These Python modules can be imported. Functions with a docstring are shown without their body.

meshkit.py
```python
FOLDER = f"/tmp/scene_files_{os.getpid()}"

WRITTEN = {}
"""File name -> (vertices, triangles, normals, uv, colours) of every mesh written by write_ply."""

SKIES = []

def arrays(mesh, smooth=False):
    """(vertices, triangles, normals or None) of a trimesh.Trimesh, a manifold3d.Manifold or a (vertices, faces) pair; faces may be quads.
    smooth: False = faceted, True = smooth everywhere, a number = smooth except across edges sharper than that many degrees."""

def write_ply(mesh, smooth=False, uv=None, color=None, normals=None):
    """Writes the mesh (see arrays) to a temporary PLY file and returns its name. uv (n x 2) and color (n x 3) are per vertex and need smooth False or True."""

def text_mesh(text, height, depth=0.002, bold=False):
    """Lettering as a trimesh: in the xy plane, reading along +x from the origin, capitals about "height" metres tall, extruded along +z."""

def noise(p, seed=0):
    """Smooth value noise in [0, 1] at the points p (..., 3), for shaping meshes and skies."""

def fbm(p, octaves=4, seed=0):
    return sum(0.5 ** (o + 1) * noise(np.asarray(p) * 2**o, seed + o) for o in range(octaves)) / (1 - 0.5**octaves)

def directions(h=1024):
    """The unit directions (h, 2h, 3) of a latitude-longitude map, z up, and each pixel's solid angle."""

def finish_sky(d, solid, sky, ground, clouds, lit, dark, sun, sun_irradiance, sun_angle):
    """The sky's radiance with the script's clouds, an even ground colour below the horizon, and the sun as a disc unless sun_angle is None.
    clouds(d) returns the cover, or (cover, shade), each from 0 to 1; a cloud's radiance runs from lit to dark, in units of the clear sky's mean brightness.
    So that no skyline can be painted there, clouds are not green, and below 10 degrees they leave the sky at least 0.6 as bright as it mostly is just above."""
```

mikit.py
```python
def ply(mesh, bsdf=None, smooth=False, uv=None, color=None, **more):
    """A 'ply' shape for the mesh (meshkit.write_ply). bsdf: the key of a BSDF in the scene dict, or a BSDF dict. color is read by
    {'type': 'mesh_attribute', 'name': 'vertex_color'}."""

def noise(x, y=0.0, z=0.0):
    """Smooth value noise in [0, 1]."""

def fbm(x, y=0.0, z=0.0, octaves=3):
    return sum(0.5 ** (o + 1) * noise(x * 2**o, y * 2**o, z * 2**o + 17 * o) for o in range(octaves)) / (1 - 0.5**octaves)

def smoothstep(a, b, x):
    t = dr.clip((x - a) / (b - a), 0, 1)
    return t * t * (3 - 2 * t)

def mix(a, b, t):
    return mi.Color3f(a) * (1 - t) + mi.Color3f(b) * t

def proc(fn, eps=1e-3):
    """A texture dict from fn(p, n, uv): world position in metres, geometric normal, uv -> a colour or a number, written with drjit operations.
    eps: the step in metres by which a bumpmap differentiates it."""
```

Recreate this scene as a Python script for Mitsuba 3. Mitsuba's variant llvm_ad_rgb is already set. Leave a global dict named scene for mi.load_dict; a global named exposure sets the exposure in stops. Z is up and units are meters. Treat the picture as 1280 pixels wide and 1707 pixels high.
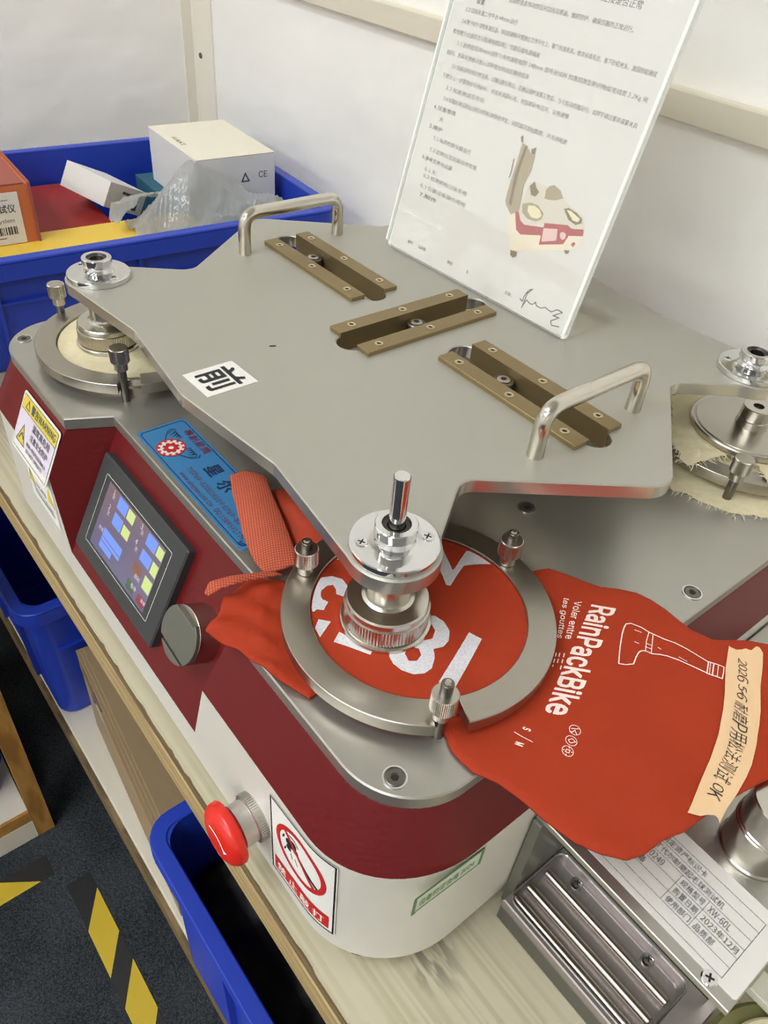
# Four-station abrasion tester on a workbench in the corner of a room
import glob, math
import numpy as np, trimesh, shapely, manifold3d
import drjit as dr, mitsuba as mi
from shapely import affinity
from shapely.geometry import Polygon, Point, LineString, MultiPolygon, box as sbox
from shapely.ops import unary_union
from scipy.spatial import Delaunay
from mikit import ply, proc, noise, fbm, mix, smoothstep
import meshkit

T = mi.ScalarTransform4f
ZO = 0.99                      # height of the upper plate's top above the floor; coordinates below count from it
scene, labels = {}, {}
exposure = 0.38

# ---------------------------------------------------------------- camera
CAM = (0.40203, -0.37965, 0.27881 + ZO)
FWD, UP = (-0.559785, 0.511488, -0.651936), (-0.549437, 0.359829, 0.754084)
scene['camera'] = {'type': 'perspective', 'fov': 52.7347, 'fov_axis': 'x', 'near_clip': 0.02, 'far_clip': 50.0,
    'to_world': T().look_at(origin=CAM, target=tuple(CAM[i] + FWD[i] for i in range(3)), up=UP)}

# ---------------------------------------------------------------- light: ceiling lamps (built here), soft room fill
scene['room_fill'] = {'type': 'constant', 'radiance': {'type': 'rgb', 'value': [0.10, 0.10, 0.10]}}
LAMPS = [(-0.1, -1.25, 1.2, 0.3, 0), (1.25, -2.0, 1.2, 0.3, 0), (0.0, -2.9, 1.2, 0.3, 0), (1.5, -3.2, 1.2, 0.3, 0)]
LAMP_RADIANCE = [15.0, 15.5, 15.9]

# ---------------------------------------------------------------- helpers
def lin(c):
    c = np.array(c, float) / 255
    return [float(v) for v in np.where(c < 0.04045, c / 12.92, ((c + 0.055) / 1.055) ** 2.4)]

def rgb(*c): return {'type': 'rgb', 'value': lin(c)}

def two(b): return {'type': 'twosided', 'bsdf': b}

def prin(col, rough=0.5, metal=0.0, **k):
    return two({'type': 'principled', 'base_color': col if isinstance(col, dict) else rgb(*col), 'roughness': rough, 'metallic': metal, **k})

XF = None                      # (size factor, fixed point) for a group built at another size
def add(key, mesh, mat, smooth=30, **more):
    """One entry of the scene under a numbered key; the mesh is given in the plate's frame."""
    k, i = key, 0
    while k in scene:
        i += 1
        k = f'{key}_{i:03d}'
    if isinstance(mesh, tuple): mesh = trimesh.Trimesh(np.array(mesh[0], float), np.array(mesh[1], int), process=False)
    m = mesh.copy()
    if XF is not None: m.vertices = XF[1] + (np.asarray(m.vertices) - XF[1]) * XF[0]
    m.vertices = np.asarray(m.vertices) + [0, 0, ZO]
    scene[k] = ply(m, 'mat_' + mat if isinstance(mat, str) else mat, smooth=smooth, **more)
    return k

def name(key):
    k, i = key, 0
    while k in labels or any(s == k or s.startswith(k + '__') for s in scene):
        i += 1
        k = f'{key}_{i:03d}'
    labels[k] = {}
    return k

def thing(key, label, cat, group=None):
    k = name(key)
    labels[k] = {'label': label, 'category': cat}
    if group: labels[k]['group'] = group
    return k

def struct(key, mesh, mat, smooth=30, label=None):
    k = add(key, mesh, mat, smooth)
    labels[k] = {'kind': 'structure'}
    if label: labels[k]['label'] = label
    return k

def part(key, label): labels[key] = {'label': label}

cat = trimesh.util.concatenate

def rings_mesh(rings, cap=True):
    """Loops of equal length joined by quads, each end closed by a fan."""
    n = len(rings[0]); v = np.vstack(rings); f = []
    for r in range(len(rings) - 1):
        for i in range(n):
            a, b = r * n + i, r * n + (i + 1) % n
            f += [[a, b, b + n], [a, b + n, a + n]]
    if cap:
        v = np.vstack([v, rings[0].mean(0), rings[-1].mean(0)])
        c0, c1, o = len(v) - 2, len(v) - 1, (len(rings) - 1) * n
        for i in range(n):
            f += [[c0, (i + 1) % n, i], [c1, o + i, o + (i + 1) % n]]
    m = trimesh.Trimesh(v, f, process=False); m.fix_normals(); return m

def miter(pts, d):
    """Loop points moved by d to the right of their direction (outwards of a counter-clockwise loop)."""
    p = np.asarray(pts, float); e = np.roll(p, -1, 0) - p
    n = np.stack([e[:, 1], -e[:, 0]], 1) / (np.linalg.norm(e, axis=1, keepdims=True) + 1e-12)
    m = n + np.roll(n, 1, 0); m /= (np.sum(m * n, 1, keepdims=True) + 1e-9)
    return p + d * np.clip(m, -2, 2)

def prism(poly, z0, z1, top=0.0, bot=0.0):
    """Extruded polygon (holes allowed) with chamfered top and bottom rims."""
    poly = shapely.geometry.polygon.orient(poly, 1.0)
    loops = [np.array(r.coords)[:-1] for r in [poly.exterior, *poly.interiors]]
    lev = [(z0, -bot)] + ([(z0 + bot, 0)] if bot else []) + ([(z1 - top, 0)] if top else []) + [(z1, -top)]
    v, f, base = [], [], 0
    for lp in loops:
        n = len(lp)
        for z, d in lev: v.append(np.c_[miter(lp, d), np.full(n, z)])
        for r in range(len(lev) - 1):
            i = np.arange(n); a = base + r * n + i; b = base + r * n + (i + 1) % n
            f += [np.stack([a, b, b + n], 1), np.stack([a, b + n, a + n], 1)]
        base += n * len(lev)
    parts = [trimesh.Trimesh(np.vstack(v), np.vstack(f), process=False)]
    for z, d, flip in ((z0, -bot, True), (z1, -top, False)):
        q = Polygon(miter(loops[0], d), [miter(l, d) for l in loops[1:]])
        if not q.is_valid: q = q.buffer(0)
        for g in getattr(q, 'geoms', [q]):
            tv, tf = trimesh.creation.triangulate_polygon(g, engine='earcut')
            tf = np.asarray(tf); a = tv[tf]
            cr = (a[:, 1, 0] - a[:, 0, 0]) * (a[:, 2, 1] - a[:, 0, 1]) - (a[:, 1, 1] - a[:, 0, 1]) * (a[:, 2, 0] - a[:, 0, 0])
            tf = np.where((cr < 0)[:, None], tf[:, ::-1], tf)
            parts.append(trimesh.Trimesh(np.c_[tv, np.full(len(tv), z)], tf[:, ::-1] if flip else tf, process=False))
    m = cat(parts); m.merge_vertices(); return m

def rrect(x0, x1, y0, y1, r=0.0, n=6):
    b = sbox(x0, y0, x1, y1)
    return b.buffer(-r).buffer(r, quad_segs=n) if r > 0 else b

def bx(x0, x1, y0, y1, z0, z1, c=0.0006, r=0.0):
    return prism(rrect(x0, x1, y0, y1, r), z0, z1, c, c)

def lathe(prof, n=48, at=(0, 0, 0), axis=None, caps=True):
    p = [tuple(q) for q in prof]
    if caps:
        if p[0][0] > 1e-6: p = [(0, p[0][1])] + p
        if p[-1][0] > 1e-6: p = p + [(0, p[-1][1])]
    m = trimesh.creation.revolve(np.array(p, float), sections=n)
    m.fix_normals()
    if axis is not None: m.apply_transform(trimesh.geometry.align_vectors([0, 0, 1], axis))
    m.apply_translation(at); return m

def ringlathe(prof, n=48, at=(0, 0, 0), axis=None):
    p = np.array(list(prof) + [prof[0]], float)
    m = trimesh.creation.revolve(p, sections=n); m.fix_normals()
    if axis is not None: m.apply_transform(trimesh.geometry.align_vectors([0, 0, 1], axis))
    m.apply_translation(at); return m

def tube(path, rad, n=14):
    p = np.array(path, float); t = np.gradient(p, axis=0); t /= np.linalg.norm(t, axis=1, keepdims=True)
    a = np.cross(t[0], [0.3, 0.5, 0.81]); a /= np.linalg.norm(a); rings = []
    an = np.arange(n) * 2 * np.pi / n
    for i in range(len(p)):
        a = a - t[i] * (a @ t[i]); a /= np.linalg.norm(a); b = np.cross(t[i], a)
        r = rad if np.isscalar(rad) else rad[i]
        rings.append(p[i] + r * (np.cos(an)[:, None] * a + np.sin(an)[:, None] * b))
    return rings_mesh(rings)

def bent(corners, r, n=6):
    """A polyline with its inner corners rounded by r."""
    c = np.array(corners, float); out = [c[0]]
    for i in range(1, len(c) - 1):
        u, v = c[i - 1] - c[i], c[i + 1] - c[i]; u /= np.linalg.norm(u); v /= np.linalg.norm(v)
        a, b = c[i] + u * r, c[i] + v * r
        for s in np.linspace(0, 1, n + 1): out.append((1 - s) ** 2 * a + 2 * s * (1 - s) * c[i] + s * s * b)
    out.append(c[-1]); return np.array(out)

def mani(m):
    m = m.copy(); m.merge_vertices()
    return manifold3d.Manifold(manifold3d.Mesh(np.asarray(m.vertices, np.float32), np.asarray(m.faces, np.uint32)))

def unmani(M):
    q = M.to_mesh(); return trimesh.Trimesh(np.array(q.vert_properties[:, :3], float), np.array(q.tri_verts), process=False)

def hull(pts): return trimesh.convex.convex_hull(np.array(pts, float))

# flat print: polygons in (u, v), put on a surface by a function (u, v) -> xyz
def polys(g): return [q for q in getattr(g, 'geoms', [g]) if q.geom_type == 'Polygon' and q.area > 1e-14]

def tri(g, seg=None):
    vs, fs, b = [], [], 0
    if seg: g = shapely.segmentize(g, seg)
    for q in polys(g):
        v, f = trimesh.creation.triangulate_polygon(q, engine='earcut')
        f = np.asarray(f); a = v[f]
        cr = (a[:, 1, 0] - a[:, 0, 0]) * (a[:, 2, 1] - a[:, 0, 1]) - (a[:, 1, 1] - a[:, 0, 1]) * (a[:, 2, 0] - a[:, 0, 0])
        f = np.where((cr < 0)[:, None], f[:, ::-1], f)
        vs.append(v); fs.append(f + b); b += len(v)
    return np.vstack(vs), np.vstack(fs)

def printed(key, geoms, fn, mat, seg=None, strips=None):
    geoms = [g for g in (geoms if isinstance(geoms, list) else [geoms]) if not g.is_empty]
    if strips:              # cut into narrow upright strips, to follow a curved wall
        g = unary_union(geoms); a, b, c, d = g.bounds
        geoms = [q for x in np.arange(a, c, strips) for q in [g.intersection(sbox(x, b, x + strips, d))] if not q.is_empty and q.area > 1e-12]
    ms = []
    for g in geoms:
        v, f = tri(g, seg); ms.append(trimesh.Trimesh(fn(v[:, 0], v[:, 1]), f, process=False))
    return add(key, cat(ms), mat, smooth=False)

def frame(o, ux, uy, off=0.0):
    o, ux, uy = (np.array(q, float) for q in (o, ux, uy)); n = np.cross(ux, uy); n /= np.linalg.norm(n)
    return lambda u, v: o + np.outer(u, ux) + np.outer(v, uy) + n * off

_F = {}
def font(which):
    from PIL import ImageFont
    if which not in _F:
        pat = {'cjk': 'Noto Sans CJK*', 'lat': 'Inter.woff2'}[which]
        _F[which] = ImageFont.truetype(glob.glob('/opt/blender-*/*/datafiles/fonts/' + pat)[0], 72)
    return _F[which]

_G = {}
def text(s, h=1.0, which='cjk', bold=0, fine=0.9):
    """Lettering as polygons: starts at the origin, baseline on v = 0, capitals h tall."""
    from PIL import Image, ImageDraw
    ky = (s, which, bold, fine)
    if ky not in _G:
        fo = font(which); x0, y0, x1, y1 = fo.getbbox(s, anchor='ls', stroke_width=bold)
        im = Image.new('L', (x1 - x0 + 8, y1 - y0 + 8))
        ImageDraw.Draw(im).text((4 - x0, 4 - y0), s, 255, fo, anchor='ls', stroke_width=bold)
        on = np.pad(np.asarray(im) > 127, ((0, 0), (1, 1))).astype(np.int8)
        rows, st = np.nonzero(np.diff(on, axis=1) == 1); en = np.nonzero(np.diff(on, axis=1) == -1)[1]
        g = shapely.union_all(shapely.box(st, -rows - 1, en, -rows)).buffer(0.6).buffer(-0.6).simplify(fine)
        _G[ky] = affinity.affine_transform(g, [1 / 52, 0, 0, 1 / 52, -4 / 52 + x0 * 0, (4 - y0) / 52])
    return affinity.scale(_G[ky], h, h, origin=(0, 0))

def fit(g, w, h=None, at=(0, 0)):
    """Scaled so that its box is w wide (and h tall), its lower left corner at the point."""
    a, b, c, d = g.bounds; sx = w / (c - a); sy = sx if h is None else h / (d - b)
    g = affinity.translate(g, -a, -b)
    return affinity.translate(affinity.scale(g, sx, sy, origin=(0, 0)), *at)

def place(g, o, ux, uy):
    """A polygon's own box (0..1 each way) carried onto a parallelogram."""
    a, b, c, d = g.bounds
    g = affinity.scale(affinity.translate(g, -a, -b), 1 / (c - a), 1 / (d - b), origin=(0, 0))
    return affinity.affine_transform(g, [ux[0], uy[0], ux[1], uy[1], o[0], o[1]])

def stroke(pts, w): return LineString(pts).buffer(w / 2, cap_style='round', quad_segs=3)

def rim(g, w): return g.difference(g.buffer(-w))

# ---------------------------------------------------------------- materials
def wood_table(p, n, uv):
    g = noise(p.y * 520 + fbm(p.x * 5, p.y * 40) * 3.0, p.x * 5, p.z * 200)
    b = fbm(p.x * 2.5, p.y * 60, p.z * 50)
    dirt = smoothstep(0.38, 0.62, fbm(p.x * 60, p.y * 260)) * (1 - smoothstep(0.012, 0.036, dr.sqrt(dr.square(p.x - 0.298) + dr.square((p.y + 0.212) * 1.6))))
    c = mix(lin([191, 183, 158]), lin([178, 169, 142]), smoothstep(0.35, 0.75, 0.55 * g + 0.45 * b))
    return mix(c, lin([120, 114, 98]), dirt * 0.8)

def wood_ply(p, n, uv):
    g = fbm(p.x * 18, p.y * 40, p.z * 500)
    return mix(lin([176, 154, 108]), lin([146, 122, 82]), smoothstep(0.3, 0.7, g))

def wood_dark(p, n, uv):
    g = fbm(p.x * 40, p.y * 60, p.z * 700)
    return mix(lin([126, 106, 72]), lin([84, 68, 44]), smoothstep(0.25, 0.7, g))

def wood_brown(p, n, uv):
    g = fbm(p.x * 80, p.y * 60, p.z * 12)
    return mix(lin([176, 130, 66]), lin([140, 98, 46]), smoothstep(0.3, 0.7, g))

def carpet(p, n, uv):
    a = fbm(p.x * 700, p.y * 700, octaves=2); b = fbm(p.x * 14, p.y * 14)
    return mix(lin([38, 41, 44]), lin([82, 86, 90]), dr.clip(a * 1.1 - 0.15 + (b - 0.5) * 0.45, 0, 1))

def carpet_h(p, n, uv): return fbm(p.x * 500, p.y * 500, octaves=2)

def weave(p, n, uv):
    s = dr.sin(p.x * 2600 + p.y * 900) * dr.sin(p.y * 2600 - p.x * 900)
    return mix(lin([158, 62, 40]), lin([196, 104, 76]), smoothstep(-0.2, 0.7, s))

def felt(p, n, uv):
    return mix(lin([222, 212, 180]), lin([208, 197, 162]), fbm(p.x * 300, p.y * 300, p.z * 300))

def wall_paint(p, n, uv):
    return mix(lin([246, 244, 239]), lin([241, 239, 234]), fbm(p.x * 2 + p.y * 2, p.z * 3))

def wall_h(p, n, uv): return fbm(p.x * 9 + p.y * 9, p.z * 14, octaves=4)

def orange_cloth(p, n, uv):
    return mix(lin([166, 56, 30]), lin([158, 51, 27]), fbm(p.x * 40, p.y * 40))

def glitter(p, n, uv):
    a = noise(p.x * 2600, p.y * 2600, p.z * 2600)
    return mix(lin([176, 174, 178]), lin([232, 230, 234]), a)

def cardboard(p, n, uv): return mix(lin([138, 122, 98]), lin([120, 104, 82]), fbm(p.x * 6, p.z * 30, p.y * 20))

def red_paint_h(p, n, uv): return fbm(p.x * 420, p.y * 420, p.z * 420, octaves=2)

MATS = {
    'wall': two({'type': 'bumpmap', 'arbitrary': proc(wall_h, 4e-3), 'scale': 0.006, 'bsdf': {'type': 'diffuse', 'reflectance': proc(wall_paint)}}),
    'ceiling': two({'type': 'diffuse', 'reflectance': rgb(228, 226, 220)}),
    'trim': prin((214, 206, 188), 0.6), 'corner_cover': prin((226, 221, 208), 0.55),
    'carpet': two({'type': 'bumpmap', 'arbitrary': proc(carpet_h), 'scale': 0.002, 'bsdf': {'type': 'diffuse', 'reflectance': proc(carpet)}}),
    'table': prin(proc(wood_table), 0.5), 'ply': prin(proc(wood_ply), 0.6), 'ply_dark': prin(proc(wood_dark), 0.7), 'brown_wood': prin(proc(wood_brown), 0.5),
    'shelf': prin((214, 207, 190), 0.5),
    'white_body': prin((200, 196, 186), 0.4), 'white_plastic': prin((224, 222, 218), 0.3), 'white_paper': prin((218, 215, 209), 0.7), 'sheet_paper': prin((211, 209, 203), 0.75),
    'red_paint': two({'type': 'bumpmap', 'arbitrary': proc(red_paint_h, 4e-4), 'scale': 0.0002, 'bsdf': {'type': 'principled', 'base_color': rgb(98, 20, 22), 'roughness': 0.36, 'specular': 0.3}}),
    'plate': prin((175, 173, 163), 0.42, 0.55), 'milled': prin((212, 208, 202), 0.22, 0.95), 'base_plate': prin((176, 174, 166), 0.36, 0.8), 'cut_alu': prin((205, 203, 196), 0.3, 0.9),
    'knob_face': prin((112, 112, 102), 0.45, 0.5), 'steel': prin((190, 184, 174), 0.28, 1.0), 'steel_fine': prin((202, 198, 188), 0.2, 1.0), 'steel_dark': prin((120, 116, 110), 0.35, 1.0), 'ring_steel': prin((176, 170, 160), 0.33, 1.0),
    'chrome': prin((222, 222, 222), 0.07, 1.0), 'handle_steel': prin((212, 206, 194), 0.16, 1.0), 'rod_steel': prin((196, 188, 178), 0.14, 1.0),
    'brass': prin((146, 128, 92), 0.42, 0.75), 'brass_wall': prin((96, 76, 48), 0.4, 0.5), 'screw': prin((200, 186, 152), 0.3, 0.9), 'black_hole': prin((22, 21, 20), 0.6), 'dark_metal': prin((70, 66, 62), 0.4, 0.8),
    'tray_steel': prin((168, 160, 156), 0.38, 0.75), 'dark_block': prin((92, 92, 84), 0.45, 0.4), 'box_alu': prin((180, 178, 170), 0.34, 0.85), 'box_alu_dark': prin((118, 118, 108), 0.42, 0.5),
    'blue_plastic': prin((32, 60, 172), 0.38, specular=0.5), 'black_plastic': prin((52, 54, 56), 0.42), 'black_soft': prin((30, 30, 30), 0.6),
    'glass_black': prin((30, 32, 38), 0.12), 'bezel_line': prin((196, 196, 190), 0.5),
    'orange': prin(proc(orange_cloth), 0.8, sheen=0.08, specular=0.2), 'orange_dark': prin((176, 62, 34), 0.8), 'webbing': prin(proc(weave), 0.8), 'silver_print': prin(proc(glitter), 0.5), 'white_print': prin((238, 216, 206), 0.7),
    'masking': prin((226, 190, 148), 0.7), 'ink': prin((52, 44, 40), 0.7), 'black_print': prin((26, 26, 26), 0.6), 'grey_print': prin((116, 114, 110), 0.7), 'dark_print': prin((74, 74, 76), 0.7),
    'yellow_print': prin((208, 188, 70), 0.5), 'lilac_print': prin((208, 198, 212), 0.5), 'red_print': prin((186, 36, 36), 0.45), 'blue_label': prin((58, 120, 168), 0.4), 'navy_print': prin((20, 44, 80), 0.5), 'maroon_print': prin((96, 36, 60), 0.5),
    'green_print': prin((88, 128, 76), 0.5), 'pale_green': prin((196, 206, 184), 0.5), 'estop_red': prin((212, 40, 28), 0.3), 'felt': two({'type': 'diffuse', 'reflectance': proc(felt)}), 'fringe': two({'type': 'diffuse', 'reflectance': rgb(222, 214, 190)}),
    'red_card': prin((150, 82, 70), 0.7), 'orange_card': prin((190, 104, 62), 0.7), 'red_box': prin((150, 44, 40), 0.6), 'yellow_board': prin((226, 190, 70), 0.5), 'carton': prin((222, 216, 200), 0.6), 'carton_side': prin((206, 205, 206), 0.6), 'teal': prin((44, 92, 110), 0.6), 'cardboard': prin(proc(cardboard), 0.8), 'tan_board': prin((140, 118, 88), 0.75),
    'tape_black': prin((34, 34, 34), 0.5), 'tape_yellow': prin((206, 176, 44), 0.5),
    'photo_top': prin((206, 200, 186), 0.7), 'photo_grey': prin((168, 156, 132), 0.7), 'photo_shade': prin((134, 122, 100), 0.7), 'photo_cream': prin((222, 212, 192), 0.7), 'photo_red': prin((172, 96, 96), 0.7), 'photo_pale': prin((216, 186, 180), 0.7), 'photo_felt': prin((220, 214, 178), 0.7),
    'clear': {'type': 'dielectric', 'int_ior': 1.49}, 'pane': {'type': 'thindielectric', 'int_ior': 1.49}, 'clear_edge': prin((232, 234, 230), 0.25),
    'film': {'type': 'thindielectric', 'int_ior': 1.45}, 'black_bag': prin((9, 9, 10), 0.55), 'olive': prin((104, 104, 58), 0.35), 'pale_band': prin((200, 200, 182), 0.5),
    'bubble': {'type': 'principledthin', 'base_color': rgb(236, 238, 238), 'roughness': 0.16, 'spec_trans': 0.62, 'diff_trans': 0.8, 'eta': 1.45},
}
for k_, v_ in MATS.items(): scene['mat_' + k_] = v_

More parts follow.
